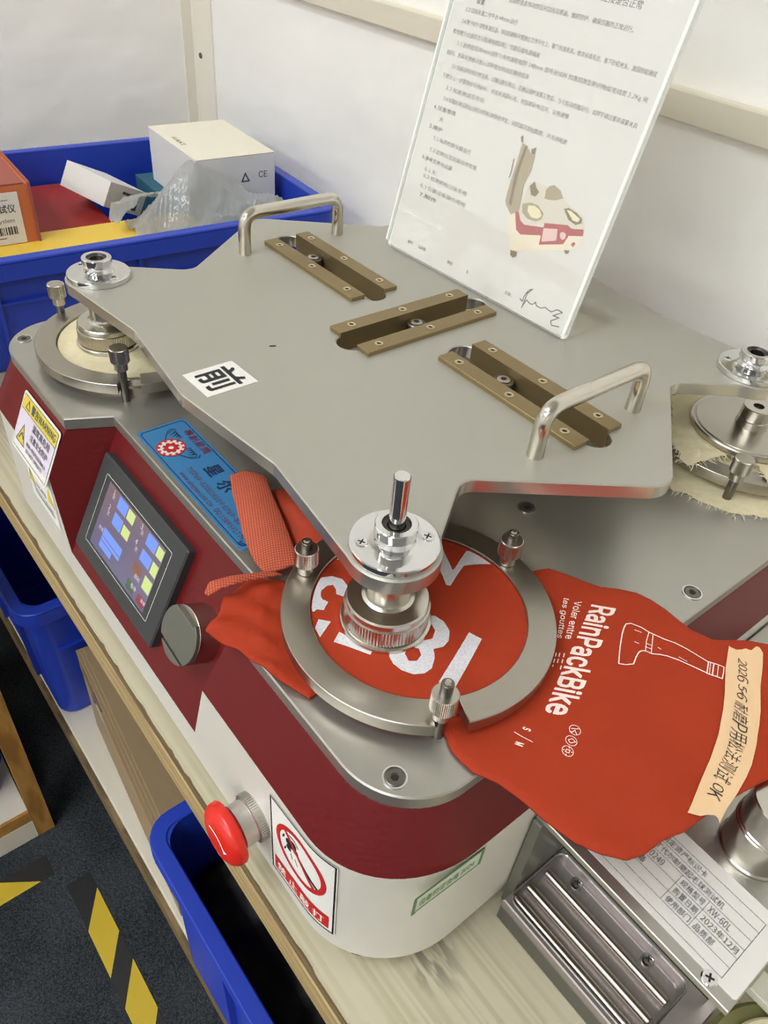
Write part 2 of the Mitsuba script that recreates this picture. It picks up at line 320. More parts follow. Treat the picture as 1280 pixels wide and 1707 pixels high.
D = {"disc":{"vee":[[0.1612,-0.107],[0.1713,-0.1111],[0.181,-0.1153],[0.1767,-0.1056],[0.1726,-0.096],[0.1756,-0.0921],[0.1781,-0.09],[0.1845,-0.0872],[0.1959,-0.0865],[0.1918,-0.0899],[0.1883,-0.0939],[0.1845,-0.1005],[0.1816,-0.1065],[0.1852,-0.1155],[0.1897,-0.1253],[0.1877,-0.127],[0.1812,-0.1239],[0.1743,-0.1212],[0.1671,-0.1146]],"cee":[[0.1564,-0.1768],[0.1596,-0.1794],[0.1628,-0.1824],[0.1599,-0.1843],[0.1566,-0.1862],[0.1531,-0.1841],[0.1494,-0.1835],[0.148,-0.1868],[0.1494,-0.192],[0.1525,-0.1946],[0.1554,-0.1951],[0.1589,-0.1935],[0.1609,-0.1969],[0.1627,-0.1995],[0.1599,-0.2024],[0.1607,-0.2058],[0.1536,-0.2025],[0.1462,-0.1967],[0.1418,-0.191],[0.1406,-0.1853],[0.1431,-0.1796],[0.1486,-0.176]],"quad":[[0.1665,-0.2058],[0.1719,-0.201],[0.175,-0.2071],[0.1778,-0.2127],[0.1707,-0.2112]],"bar":[[0.1806,-0.2016],[0.1905,-0.1974],[0.2016,-0.1939],[0.2035,-0.1973],[0.1942,-0.2025],[0.1847,-0.2084]],"eight":[[0.2,-0.1519],[0.2025,-0.1489],[0.2084,-0.1476],[0.2156,-0.1494],[0.2208,-0.1548],[0.2223,-0.16],[0.2204,-0.1659],[0.2239,-0.1681],[0.226,-0.1701],[0.2299,-0.1755],[0.2301,-0.1811],[0.2271,-0.1863],[0.2213,-0.1898],[0.2152,-0.1907],[0.2104,-0.1895],[0.2068,-0.1865],[0.206,-0.1772],[0.2024,-0.163]],"eight_hole":[[0.2057,-0.1594],[0.2062,-0.1553],[0.2106,-0.1566],[0.2139,-0.1615],[0.2124,-0.1658],[0.2089,-0.1666],[0.206,-0.1632]],"eight_hole2":[[0.2138,-0.1806],[0.2119,-0.176],[0.2155,-0.1729],[0.2193,-0.1746],[0.2208,-0.1786],[0.2186,-0.1821]],"eye":[[0.2229,-0.141],[0.2307,-0.1383],[0.2399,-0.1583],[0.2477,-0.1761],[0.2388,-0.1784],[0.2313,-0.1605]],"chip":[[0.1308,-0.1689],[0.1316,-0.1649],[0.136,-0.1637],[0.1332,-0.1693]]},"leg":{"outline":[[0.2841,-0.0774],[0.28,-0.0715],[0.2758,-0.0652],[0.2705,-0.0567],[0.2683,-0.0521],[0.2675,-0.0493],[0.269,-0.0466],[0.2748,-0.0439],[0.2798,-0.0431],[0.2883,-0.0397],[0.294,-0.0362],[0.3005,-0.0337],[0.3075,-0.032],[0.3134,-0.0306],[0.3178,-0.0272],[0.3215,-0.0249],[0.3236,-0.0286],[0.3256,-0.0329],[0.3229,-0.0348],[0.3195,-0.0375],[0.3075,-0.0434],[0.3023,-0.0456],[0.2974,-0.0483],[0.294,-0.0511],[0.291,-0.0544],[0.2869,-0.0562],[0.2859,-0.0576],[0.2855,-0.0599],[0.2868,-0.0642],[0.2892,-0.07],[0.2871,-0.0743],[0.2841,-0.0774]],"b1":[[0.2798,-0.0431],[0.2831,-0.0498],[0.2874,-0.056]],"b2":[[0.2827,-0.0429],[0.2902,-0.0543]],"c1":[[0.314,-0.0302],[0.3184,-0.0385]],"c2":[[0.3151,-0.0296],[0.3196,-0.0377]],"c3":[[0.3165,-0.0283],[0.321,-0.0366]],"c4":[[0.3189,-0.027],[0.3232,-0.0348]],"d1":[[0.2736,-0.0488],[0.2771,-0.047]],"d2":[[0.279,-0.0558],[0.2814,-0.0548]],"d3":[[0.3018,-0.0432],[0.3066,-0.0418]],"d4":[[0.2901,-0.0476],[0.2919,-0.0473]],"e1":[[0.2842,-0.0508],[0.2865,-0.0499]],"e2":[[0.2859,-0.0532],[0.2881,-0.052]]},"rain":[[0.2445,-0.0543],[0.2538,-0.0452],[0.2813,-0.1385],[0.2924,-0.1291]],"voler":[[0.2366,-0.0613],[0.2394,-0.0583],[0.2534,-0.0897],[0.2561,-0.0869]],"les":[[0.2301,-0.0657],[0.2332,-0.0634],[0.2494,-0.0935],[0.2522,-0.091]],"small":[[0.2608,-0.0984],[0.2621,-0.0971],[0.2681,-0.1107],[0.2693,-0.1097],[0.2622,-0.103],[0.2667,-0.1116]],"S":[[0.2809,-0.1541],[0.2848,-0.1519],[0.2818,-0.1557],[0.2858,-0.1538]],"slash":[[0.2806,-0.1604],[0.2841,-0.1595],[0.2903,-0.1571]],"M":[[0.285,-0.1637],[0.2887,-0.1614],[0.2858,-0.1657],[0.2895,-0.1633]],"circ":[[0.2986,-0.1325],[0.3018,-0.1392],[0.3048,-0.1455]],"tape":[[0.3142,-0.0087,-0.0705],[0.316,-0.0087,-0.0707],[0.3187,-0.0078,-0.071],[0.3203,-0.0052,-0.0712],[0.3213,-0.0018,-0.0713],[0.3241,0.0001,-0.0716],[0.3243,0.0054,-0.0717],[0.3258,0.0063,-0.0719],[0.3296,0.0041,-0.0723],[0.335,-0.0048,-0.0729],[0.342,-0.0176,-0.0737],[0.3513,-0.0326,-0.0745],[0.3559,-0.0411,-0.0748],[0.3616,-0.0534,-0.075],[0.3668,-0.067,-0.075],[0.3692,-0.0759,-0.075],[0.3717,-0.0895,-0.075],[0.3728,-0.0995,-0.075],[0.3741,-0.1056,-0.075],[0.3752,-0.1103,-0.075],[0.3733,-0.1088,-0.075],[0.3714,-0.1089,-0.075],[0.369,-0.1117,-0.075],[0.3672,-0.115,-0.075],[0.3643,-0.1176,-0.075],[0.3623,-0.1194,-0.075],[0.3606,-0.1132,-0.0749],[0.3561,-0.0986,-0.0748],[0.3513,-0.0823,-0.0745],[0.3455,-0.0662,-0.074],[0.3378,-0.0505,-0.0733],[0.3324,-0.0407,-0.0726],[0.3227,-0.0258,-0.0715]],"tapeline":[[0.3243,-0.0102],[0.3328,-0.0225],[0.3391,-0.0329],[0.347,-0.0467],[0.3534,-0.0594],[0.3585,-0.0729],[0.362,-0.0869],[0.3647,-0.0982],[0.3669,-0.1066]],"btn":{"blue1":[0.204,0.028,0.362,0.211],"blue2":[0.212,0.275,0.364,0.464],"lime1":[0.377,0.037,0.494,0.199],"lime2":[0.378,0.294,0.498,0.451],"blue5":[0.143,0.605,0.478,0.909],"blue3":[0.725,0.028,0.88,0.209],"blue4":[0.722,0.285,0.882,0.458],"lime3":[0.893,0.039,1.002,0.195],"lime4":[0.897,0.283,1.002,0.462],"lime5":[0.869,0.541,0.999,0.734],"brown":[0.68,0.536,0.82,0.692],"green":[0.674,0.815,0.798,0.963],"red":[0.863,0.834,0.999,0.971]},"poutline":[[0.2565,-0.1874],[0.2606,-0.1898],[0.264,-0.1917],[0.269,-0.1932],[0.2738,-0.1935],[0.284,-0.1926],[0.2951,-0.1865],[0.3079,-0.1831],[0.3209,-0.1807],[0.3305,-0.1779],[0.3382,-0.1756],[0.3485,-0.1697],[0.3582,-0.1613],[0.3616,-0.1517],[0.3627,-0.1388],[0.3664,-0.1266],[0.3688,-0.1015],[0.3724,-0.0821],[0.3782,-0.0565],[0.3326,0.0213],[0.3182,0.0063],[0.3057,-0.0113],[0.2922,-0.0173],[0.2742,-0.0171],[0.2639,-0.0188],[0.2544,-0.0217],[0.245,-0.0282],[0.2366,-0.0359],[0.2223,-0.0428],[0.2071,-0.0519],[0.203,-0.0618]],"ni":[[-0.7108,0.0491,-0.115],[-0.7794,0.0158,-0.1009],[-0.709,0.0321,-0.1467],[-0.7776,-0.0012,-0.1326],[-0.7526,0.1185,-0.1545],[-0.7509,0.1015,-0.1862]],"signlines":[[[-0.1531,0.2047],[-0.0398,0.2058]],[[-0.1845,0.199],[-0.1764,0.199]],[[-0.1937,0.1921],[-0.1386,0.1926]],[[-0.1943,0.184],[-0.0104,0.1837]],[[-0.2006,0.1761],[-0.1091,0.177]],[[-0.1931,0.1687],[-0.0101,0.1681]],[[-0.2012,0.161],[-0.1126,0.1604]],[[-0.1922,0.1526],[-0.0098,0.152]],[[-0.1993,0.1448],[-0.0664,0.1445]],[[-0.1919,0.1367],[-0.1478,0.1366]],[[-0.1915,0.129],[-0.0603,0.1285]],[[-0.1994,0.121],[-0.1734,0.1215]],[[-0.1899,0.1137],[-0.1849,0.114]],[[-0.1989,0.1063],[-0.1829,0.1059]],[[-0.1904,0.0988],[-0.146,0.099]],[[-0.1911,0.0897],[-0.1351,0.0906]],[[-0.1973,0.0821],[-0.1607,0.0828]],[[-0.1906,0.0739],[-0.1767,0.0742]],[[-0.1901,0.0689],[-0.1373,0.07]],[[-0.1906,0.0606],[-0.1352,0.0621]],[[-0.189,0.0538],[-0.1676,0.0535]]],"signbot":[[-0.1894,0.013],[-0.183,0.0131],[-0.1724,0.0146],[-0.1606,0.0146],[-0.1336,0.0155],[-0.1103,0.0154],[-0.065,0.0142],[-0.0564,0.0142]],"sig":[[-0.0519,0.0143],[-0.0488,0.013],[-0.0488,0.018],[-0.0465,0.0232],[-0.0435,0.0252],[-0.0468,0.0206],[-0.0472,0.0112],[-0.0475,0.0086],[-0.0453,0.0157],[-0.0414,0.0142],[-0.0385,0.0148],[-0.0366,0.0174],[-0.0347,0.0151],[-0.0301,0.0152],[-0.0265,0.0173],[-0.0238,0.0166],[-0.0199,0.0164],[-0.0156,0.02],[-0.0103,0.0198],[-0.0174,0.0144],[-0.0116,0.015],[-0.0176,0.01],[-0.0154,0.0073],[-0.0087,0.009]],"pic":{"top":[[-0.0804,0.0796],[-0.0803,0.0949],[-0.0758,0.0969],[-0.0643,0.0971],[-0.0447,0.0927],[-0.0232,0.0868],[-0.0189,0.0795],[-0.0299,0.0765],[-0.0338,0.0775],[-0.0541,0.0724],[-0.0716,0.0651],[-0.0769,0.0665],[-0.0811,0.0733]],"front":[[-0.0878,0.0684],[-0.0841,0.0716],[-0.0775,0.0601],[-0.0722,0.0584],[-0.0536,0.0641],[-0.0526,0.0572],[-0.0318,0.0648],[-0.0301,0.0718],[-0.0186,0.0755],[-0.0186,0.0676],[-0.0268,0.0617],[-0.0717,0.0453],[-0.0771,0.0455],[-0.0878,0.0622]],"col":[[-0.0987,0.1182],[-0.0956,0.1183],[-0.0935,0.1176],[-0.0888,0.1144],[-0.0856,0.1134],[-0.0833,0.1134],[-0.0823,0.1028],[-0.0846,0.0923],[-0.0811,0.0733],[-0.0874,0.0685],[-0.0944,0.0732],[-0.0969,0.0765],[-0.0976,0.083],[-0.098,0.1029]],"colshade":[[-0.0951,0.1172],[-0.0927,0.1178],[-0.093,0.1003],[-0.0914,0.0849],[-0.0894,0.0747],[-0.0924,0.0751],[-0.096,0.0969]],"body":[[-0.0855,0.0594],[-0.084,0.0683],[-0.0795,0.0778],[-0.0803,0.0929],[-0.0645,0.0976],[-0.0447,0.0927],[-0.0232,0.0868],[-0.0189,0.0799],[-0.0184,0.0755],[-0.0186,0.0676],[-0.0268,0.0617],[-0.0717,0.0453],[-0.0771,0.0455]],"band":[[-0.0841,0.0716],[-0.0808,0.0727],[-0.0764,0.0673],[-0.0719,0.0657],[-0.0537,0.0698],[-0.0543,0.0729],[-0.034,0.078],[-0.0296,0.0769],[-0.0196,0.0796],[-0.0183,0.0752],[-0.03,0.0715],[-0.0317,0.0646],[-0.0525,0.057],[-0.0535,0.0638],[-0.072,0.0581],[-0.0777,0.06]],"screen":[[-0.0534,0.0692],[-0.041,0.0728],[-0.0385,0.0649],[-0.0511,0.0598]],"disc1":[[-0.0801,0.079],[-0.0725,0.0824],[-0.0652,0.0824],[-0.058,0.0787],[-0.058,0.0741],[-0.0625,0.0712],[-0.0705,0.0706],[-0.0773,0.0732]],"disc1in":[[-0.0739,0.0796],[-0.0683,0.0814],[-0.0623,0.08],[-0.0587,0.0765],[-0.0618,0.0735],[-0.0679,0.0728],[-0.073,0.0759]],"disc2":[[-0.042,0.0872],[-0.0387,0.0892],[-0.0306,0.0882],[-0.0244,0.0858],[-0.023,0.083],[-0.0275,0.0802],[-0.035,0.0816]],"disc2in":[[-0.0395,0.0873],[-0.0355,0.0879],[-0.0258,0.0853],[-0.0262,0.0826],[-0.031,0.0823]],"knob":[[-0.0378,0.0708],[-0.0357,0.0726],[-0.0324,0.072],[-0.0317,0.069],[-0.0337,0.0669],[-0.0364,0.068]],"estop":[[-0.0254,0.0665],[-0.024,0.069],[-0.0218,0.0688],[-0.0227,0.0655]],"foot1":[[-0.0761,0.0444],[-0.0697,0.0453],[-0.0691,0.0419],[-0.0716,0.04],[-0.0749,0.0409]],"foot2":[[-0.0292,0.0612],[-0.0246,0.0625],[-0.0244,0.0602],[-0.0268,0.059]],"part1":[[-0.0632,0.0948],[-0.0612,0.098],[-0.0576,0.0997],[-0.0507,0.0979],[-0.046,0.0936],[-0.0507,0.0909],[-0.0568,0.089],[-0.062,0.0887]],"part2":[[-0.0788,0.0927],[-0.0758,0.0969],[-0.0723,0.0933],[-0.0686,0.0912],[-0.0703,0.0874],[-0.0748,0.0873]],"hook1":[[-0.1018,0.1218],[-0.1001,0.1238],[-0.0982,0.1189],[-0.0993,0.1183]],"hook2":[[-0.0888,0.1163],[-0.0847,0.119],[-0.084,0.1138],[-0.0866,0.1137]],"handle":[[-0.1019,0.1062],[-0.1011,0.1062],[-0.0998,0.0958],[-0.1001,0.0924],[-0.1008,0.0925],[-0.1006,0.0962]]},"foot":[[0.087,0.0807],[0.0885,0.1538],[0.0213,0.1923]],"blue":{"T":[[-0.0128,-0.1948],[0.0546,-0.1934]],"www":[[-0.011,-0.202],[0.0328,-0.1995]],"qq":[[0.0369,-0.2012],[0.0728,-0.1999]],"title":[[-0.0556,-0.1759],[-0.0203,-0.1711]],"xing":[[-0.006,-0.1862],[-0.0004,-0.1855],[-0.0022,-0.1721]],"er":[[0.012,-0.182],[0.0258,-0.1817]],"gear":[[-0.0409,-0.1933]],"frame":[[-0.0676,-0.2065],[-0.0689,-0.1737],[-0.0622,-0.1677],[-0.0041,-0.1668],[-0.0607,-0.2068],[0.0736,-0.2059],[0.078,-0.2009]],"hand1":[[-0.0513,-0.2005],[-0.0609,-0.1935],[-0.0628,-0.1861],[-0.0628,-0.1803],[-0.0554,-0.1802],[-0.051,-0.1844]],"hand2":[[-0.0327,-0.2012],[-0.0213,-0.1937],[-0.0192,-0.1843],[-0.0194,-0.1804],[-0.0273,-0.18],[-0.0312,-0.184]]},"slotb":[[-0.145,0.008],[-0.009,0.0053],[0.0942,0.0075]]}

# ---------------------------------------------------------------- the room
Zf = -ZO
XL, YB, XR, YF, ZC = -0.98, 0.335, 3.2, -4.2, 1.72
struct('floor', bx(XL, XR, YF, YB, Zf - 0.05, Zf, 0), 'carpet', False, 'dark grey carpet floor')
struct('wall_left', bx(XL - 0.1, XL, YF, YB + 0.1, Zf, ZC, 0), 'wall', False, 'white painted wall left of the corner')
struct('wall_back', bx(XL, XR, YB, YB + 0.1, Zf, ZC, 0), 'wall', False, 'white painted wall behind the machine')
struct('wall_right', bx(XR, XR + 0.1, YF, YB + 0.1, Zf, ZC, 0), 'wall', False)
struct('wall_front', bx(XL, XR, YF - 0.1, YF, Zf, ZC, 0), 'wall', False)
struct('ceiling', bx(XL, XR, YF, YB, ZC, ZC + 0.05, 0), 'ceiling', False)
# a flat rail along the back wall, and the cover strip over the corner
struct('trim_1', bx(XL + 0.065, XR, YB - 0.014, YB, 0.107, 0.133, 0.0015), 'trim', 30, 'cream wooden rail along the back wall')
cov = Polygon([(XL, YB), (XL + 0.064, YB), (XL + 0.064, YB - 0.003), (XL + 0.006, YB - 0.003), (XL + 0.003, YB - 0.006), (XL + 0.003, YB - 0.024), (XL, YB - 0.024)])
struct('trim_2', prism(cov, -0.25, ZC - 0.01), 'corner_cover', 30, 'cream cover strip in the corner of the two walls')
k = add('trim_2__screw', lathe([(0, 0), (0.0045, 0), (0.004, 0.0018), (0, 0.002)], 16, (XL + 0.022, YB - 0.003, -0.02), (0, -1, 0)), 'steel_dark')
part(k, 'small dark screw')
for (x, y, w, d, a), where in zip(LAMPS, ('above the aisle in front of the machine', 'right of the first, above the aisle', 'at the far side, opposite the machine', 'at the far side, right of the other')):
    t = thing('ceiling_lamp', 'long white ceiling lamp ' + where, 'lamp', 'ceiling lamps')
    add(t + '__housing', bx(x - w / 2 - 0.02, x + w / 2 + 0.02, y - d / 2 - 0.02, y + d / 2 + 0.02, ZC - 0.05, ZC, 0.002), 'white_plastic')
    q = np.array([[x - w / 2, y - d / 2], [x + w / 2, y - d / 2], [x + w / 2, y + d / 2], [x - w / 2, y + d / 2]])
    add(t + '__diffuser', (np.c_[q, np.full(4, ZC - 0.051)], [[0, 2, 1], [0, 3, 2]]), 'white_plastic', False, emitter={'type': 'area', 'radiance': {'type': 'rgb', 'value': LAMP_RADIANCE}})

# ---------------------------------------------------------------- workbench
ZT = -0.240
W = thing('workbench', 'wooden workbench with pale grained top and thick plywood edge under the machine', 'workbench')
rng = np.random.default_rng(5)
ex = np.linspace(XL + 0.004, 1.35, 420); ey = -0.2722 + 0.0012 * (meshkit.fbm(np.c_[ex * 60, ex * 0, ex * 0]) - 0.5) + 0.0008 * (meshkit.noise(np.c_[ex * 300, ex * 0 + 3, ex * 0]) > 0.72)
add(W + '__tabletop', prism(Polygon([*zip(ex, ey), (1.35, YB - 0.004), (XL + 0.004, YB - 0.004)]), ZT - 0.004, ZT), 'table', 20)
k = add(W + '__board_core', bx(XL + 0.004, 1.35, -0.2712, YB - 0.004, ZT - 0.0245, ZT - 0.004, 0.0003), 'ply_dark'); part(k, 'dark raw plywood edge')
k = add(W + '__edge_batten', bx(XL + 0.004, 1.35, -0.2722, -0.235, ZT - 0.059, ZT - 0.0248, 0.001), 'ply'); part(k, 'light batten under the front edge')
ZS = -0.765
add(W + '__lower_shelf', bx(XL + 0.006, 1.35, -0.268, YB - 0.02, ZS - 0.016, ZS, 0.001), 'shelf')
k = add(W + '__shelf_batten', bx(XL + 0.006, 1.35, -0.274, -0.244, ZS - 0.056, ZS - 0.0162, 0.001), 'ply_dark')
for x in (XL + 0.03, 1.29):
    for y in (-0.245, YB - 0.06): add(W + '__leg', bx(x - 0.02, x + 0.025, y + 0.012, y + 0.05, Zf, ZT - 0.025, 0.001), 'ply')

# ---------------------------------------------------------------- the machine: body
A = thing('abrasion_tester', 'red and white four-station fabric abrasion tester with touch screen on the workbench', 'testing machine')
X0, X1, Y0, Y1, RB = -0.274, 0.286, -0.2435, 0.285, 0.045
plan = sbox(X0, Y0, X1, Y1).buffer(-RB).buffer(RB, quad_segs=14)
plan = shapely.geometry.polygon.orient(plan)
P2 = np.array(plan.exterior.coords)[:-1]
e = np.roll(P2, -1, 0) - P2; nn = np.stack([e[:, 1], -e[:, 0]], 1); nn /= np.linalg.norm(nn, axis=1, keepdims=True); nn = nn + np.roll(nn, 1, 0); nn /= np.linalg.norm(nn, axis=1, keepdims=True)
wr = np.clip(nn[:, 0], 0, 1) ** 2
dl = 0.020 - 0.0035 * wr; zb = -0.121 + 0.0048 * wr; ZB = -0.2285
def ringat(d, z): return np.c_[P2 + nn * np.asarray(d)[:, None] if np.ndim(d) else P2 + nn * d, np.broadcast_to(z, len(P2))]
body = mani(rings_mesh([ringat(-0.0012, -0.0815), ringat(0.0002, -0.0826), ringat(dl, zb), ringat(dl, ZB + 0.004), ringat(dl - 0.003, ZB)]))
sl = 0.477
notch = hull([(-.1015, -.208, -.081), (.1135, -.208, -.081), (-.1065, -.264, -.193), (.107, -.264, -.193),
              (-.1015 - sl * .192, -.40, -.081), (.1135 + sl * .192, -.40, -.081), (-.1065 - sl * .136, -.40, -.193), (.107 + sl * .136, -.40, -.193)])
body = unmani(body - mani(notch))
N, Cc = body.face_normals, body.triangles_center
panel_n = np.array([0, -1, .5]) / np.hypot(1, .5)
pan = (N @ panel_n > 0.995) & (np.abs((Cc - [0, -.208, -.081]) @ panel_n) < 5e-4) & (np.abs(Cc[:, 0]) < .14)
wall_ = (np.abs(N[:, 0]) > 0.75) & (Cc[:, 1] < -0.205) & (np.abs(Cc[:, 0]) < 0.135)
red = (N[:, 2] > 0.2) | wall_
for sel, nm, mt in ((pan, 'display_panel', 'red_paint'), (red & ~pan, 'red_band', 'red_paint'), (~red & ~pan, 'lower_shell', 'white_body')):
    k = add(A + '__' + nm, trimesh.Trimesh(body.vertices, body.faces[sel], process=True), mt, 25)
    part(k, {'display_panel': 'sloping dark red panel in a recess of the front', 'red_band': 'glossy dark red upper band', 'lower_shell': 'white lower shell'}[nm])
for x in (X0 + .030, X1 - .0235):
    for y in (Y0 + .0115, Y1 - .02): k = add(A + '__foot', lathe([(0.019, ZT), (0.019, ZB - 0.001), (0.018, ZB)], 24, (x, y, 0)), 'black_soft')
base = plan.difference(Polygon([(-.1015, -.2108), (.1135, -.2108), (.1135 + sl * .1, -.3108), (-.1015 - sl * .1, -.3108)]))
k = add(A + '__base_plate', prism(base, -0.081, -0.071, 0.0009, 0.0006), 'base_plate', 25); part(k, 'thick grey aluminium base plate')
def socket_screw(parent, x, y, z, r=0.0052, axis=None):
    k = add(parent + '__socket_screw', ringlathe([(r * 1.25, 0.0002), (r * 1.25, 0.0007), (r * 1.08, 0.0007), (r * 1.05, 0.0001)], 28, (x, y, z)), 'chrome')
    s = add(k + '__head', cat([lathe([(r, 0), (r, 0.0004), (r * .9, 0.0007), (r * .45, 0.0007), (r * .45, 0.0003)], 24, (x, y, z)) ]), 'steel_dark')
    add(k + '__socket', lathe([(r * .42, 0.0003), (r * .40, 0.00045)], 6, (x, y, z)), 'black_hole', False)
for x, y in ((-.2502, -.2255), (.2625, -.2262), (.274, .0128), (.154, -.0165), (-.2502, .267), (.2625, .267)): socket_screw(A, x, y, -0.071)

# touch screen on the sloping panel
pu, pw = np.array([1.0, 0, 0]), np.array([0, -.5, -1]) / np.hypot(1, .5)
def on_panel(off): return frame((0, -.208, -.081), pu, -pw, off)
M4 = np.eye(4); M4[:3, 0], M4[:3, 1], M4[:3, 2], M4[:3, 3] = pu, -pw, panel_n, (0, -.208, -.081)
def panel_mesh(m): m = m.copy(); m.apply_transform(M4); return m
S = add(A + '__touch_screen', panel_mesh(prism(rrect(-.0965, .0390, -.1062, -.0203, .002), 0.0, .0072, .0012)), 'black_plastic'); part(S, 'dark grey touch screen')
printed(S + '__bezel_line', rim(rrect(-.0832, .0245, -.0932, -.0320, .0015), .0006), on_panel(.0074), 'bezel_line')
sx0, sx1, sy0, sy1 = -.0755, .0177, -.0903, -.0348
BTN = {'blue': (104, 136, 232), 'lime': (188, 204, 128), 'brown': (120, 74, 60), 'green': (60, 86, 62), 'red': (128, 54, 66)}
quads, cols = [(0, 0, 1, 1)], [((82, 78, 112), (100, 94, 120), (104, 88, 102), (110, 84, 92))]
for nm, (u0, v0, u1, v1) in D['btn'].items():
    c = BTN[nm.rstrip('12345')]
    if nm == 'blue5':
        for a_, b_ in ((0, .42), (.46, .64), (.68, 1)): quads.append((u0, v0 + (v1 - v0) * a_, u1 - (.12 if a_ == .68 else 0), v0 + (v1 - v0) * b_)); cols.append((c,) * 4)
    else: quads.append((u0, v0, min(u1, .99), v1)); cols.append((c,) * 4)
vs, fs, cs = [], [], []
for i, ((u0, v0, u1, v1), c) in enumerate(zip(quads, cols)):
    P = [(u0, v1), (u1, v1), (u1, v0), (u0, v0)]
    vs.append(on_panel(.0075 + (.00012 if i else 0))(np.array([sx0 + p[0] * (sx1 - sx0) for p in P]), np.array([sy1 - p[1] * (sy1 - sy0) for p in P])))
    fs += [[4 * i, 4 * i + 1, 4 * i + 2], [4 * i, 4 * i + 2, 4 * i + 3]]; cs += [lin(q) for q in c]
m = trimesh.Trimesh(np.vstack(vs), fs, process=False)
add(S + '__lit_display', m, 'glass_black', False, color=np.array(cs) , emitter={'type': 'area', 'radiance': {'type': 'mesh_attribute', 'name': 'vertex_color'}})
def scr(u, v): return sx0 + u * (sx1 - sx0), sy1 - v * (sy1 - sy0)
tx = []
for s, u, v, h in (('1', .10, .10, .004), ('次', .10, .16, .0032), ('2', .10, .34, .004), ('次', .10, .42, .0032), ('3', .60, .10, .004), ('次', .62, .16, .0032), ('4', .60, .34, .004), ('次', .62, .42, .0032), ('转速', .06, .70, .0028), ('启动', .74, .72, .003), ('暂停', .74, .88, .003), ('清零', .92, .9, .0026)):
    tx.append(affinity.translate(text(s, h), *scr(u, v)))
printed(S + '__screen_text', tx, on_panel(.00775), 'lilac_print')
# slotted round knob
kx, kw, kr = .0755, -.0620, .0205
kn = add(A + '__round_knob', panel_mesh(lathe([(kr, 0), (kr, .0162), (kr - .0004, .0166)], 56, (kx, kw, 0))), 'steel'); part(kn, 'round steel knob with a cut-off flat on its face')
disc = Point(kx, kw).buffer(kr, quad_segs=20)
cut = affinity.rotate(sbox(kx - .03, kw - .03, kx + .03, kw - .0125), -4, origin=(kx, kw))
notch2 = affinity.rotate(sbox(kx - .03, kw + .0150, kx + .0105, kw + .03), -4, origin=(kx, kw))
add(kn + '__face', panel_mesh(prism(disc.difference(cut).difference(notch2), .0166, .0196, .0003)), 'knob_face')
low = affinity.rotate(sbox(kx - .03, kw - .03, kx + .03, kw - .0152), -4, origin=(kx, kw))
add(kn + '__lower_face', panel_mesh(prism(disc.intersection(low), .0166, .0192, .0003)), 'knob_face')
add(kn + '__groove', panel_mesh(prism(disc.buffer(-.0006).intersection(cut).difference(low), .0166, .0169)), 'dark_metal')
# emergency stop on the white front
ec = np.array([.188, -.2635, -.180])
E = add(A + '__emergency_stop', lathe([(.0152, 0), (.0152, .0055), (.0146, .006)], 60, ec, (0, -1, 0)), 'cut_alu'); part(E, 'red mushroom emergency stop button')
ang = np.linspace(0, 2 * np.pi, 60, endpoint=False)
add(E + '__knurl', cat([trimesh.creation.box((.0008, .005, .0014), trimesh.transformations.translation_matrix((0, -.003, .0153))).copy().apply_transform(trimesh.transformations.rotation_matrix(a, (0, 1, 0))).apply_translation(ec) for a in ang]), 'cut_alu')
add(E + '__barrel', lathe([(.0138, .006), (.0138, .0145), (.013, .015)], 48, ec, (0, -1, 0)), 'cut_alu')
k = add(E + '__stem', lathe([(.0125, .015), (.0120, .0185)], 40, ec, (0, -1, 0)), 'estop_red')
add(E + '__head', lathe([(.0125, .0165), (.0195, .0172), (.0205, .0185), (.0205, .0215), (.0198, .0236), (.0178, .0262), (.0140, .0282), (.008, .0296), (0, .0300)], 56, ec, (0, -1, 0)), 'estop_red')
arc = [(.0120 * math.cos(a), .0120 * math.sin(a)) for a in np.linspace(2.0, .45, 12)]; arc2 = [(.0150 * math.cos(a), .0150 * math.sin(a)) for a in np.linspace(-1.1, -2.0, 12)]
tip = lambda a, s: Polygon([(.0150 * math.cos(a) + .0024 * math.cos(a + q), .0150 * math.sin(a) + .0024 * math.sin(a + q)) for q in (s * 1.6, s * 1.6 + 2.3, s * 1.6 - 2.3)])
def estop_face(u, v):
    r = np.hypot(u, v); y = np.interp(r, [0, .008, .014, .0178, .0198], [.0300, .0296, .0282, .0262, .0236]) + .0004
    return np.c_[ec[0] + u, ec[1] - y, ec[2] + v]
printed(E + '__arrow', [stroke(arc, .0012), Polygon([(.0094, .0072), (.0136, .0052), (.0112, .0022)]), stroke(arc2, .0012)], estop_face, 'white_print', .0012)

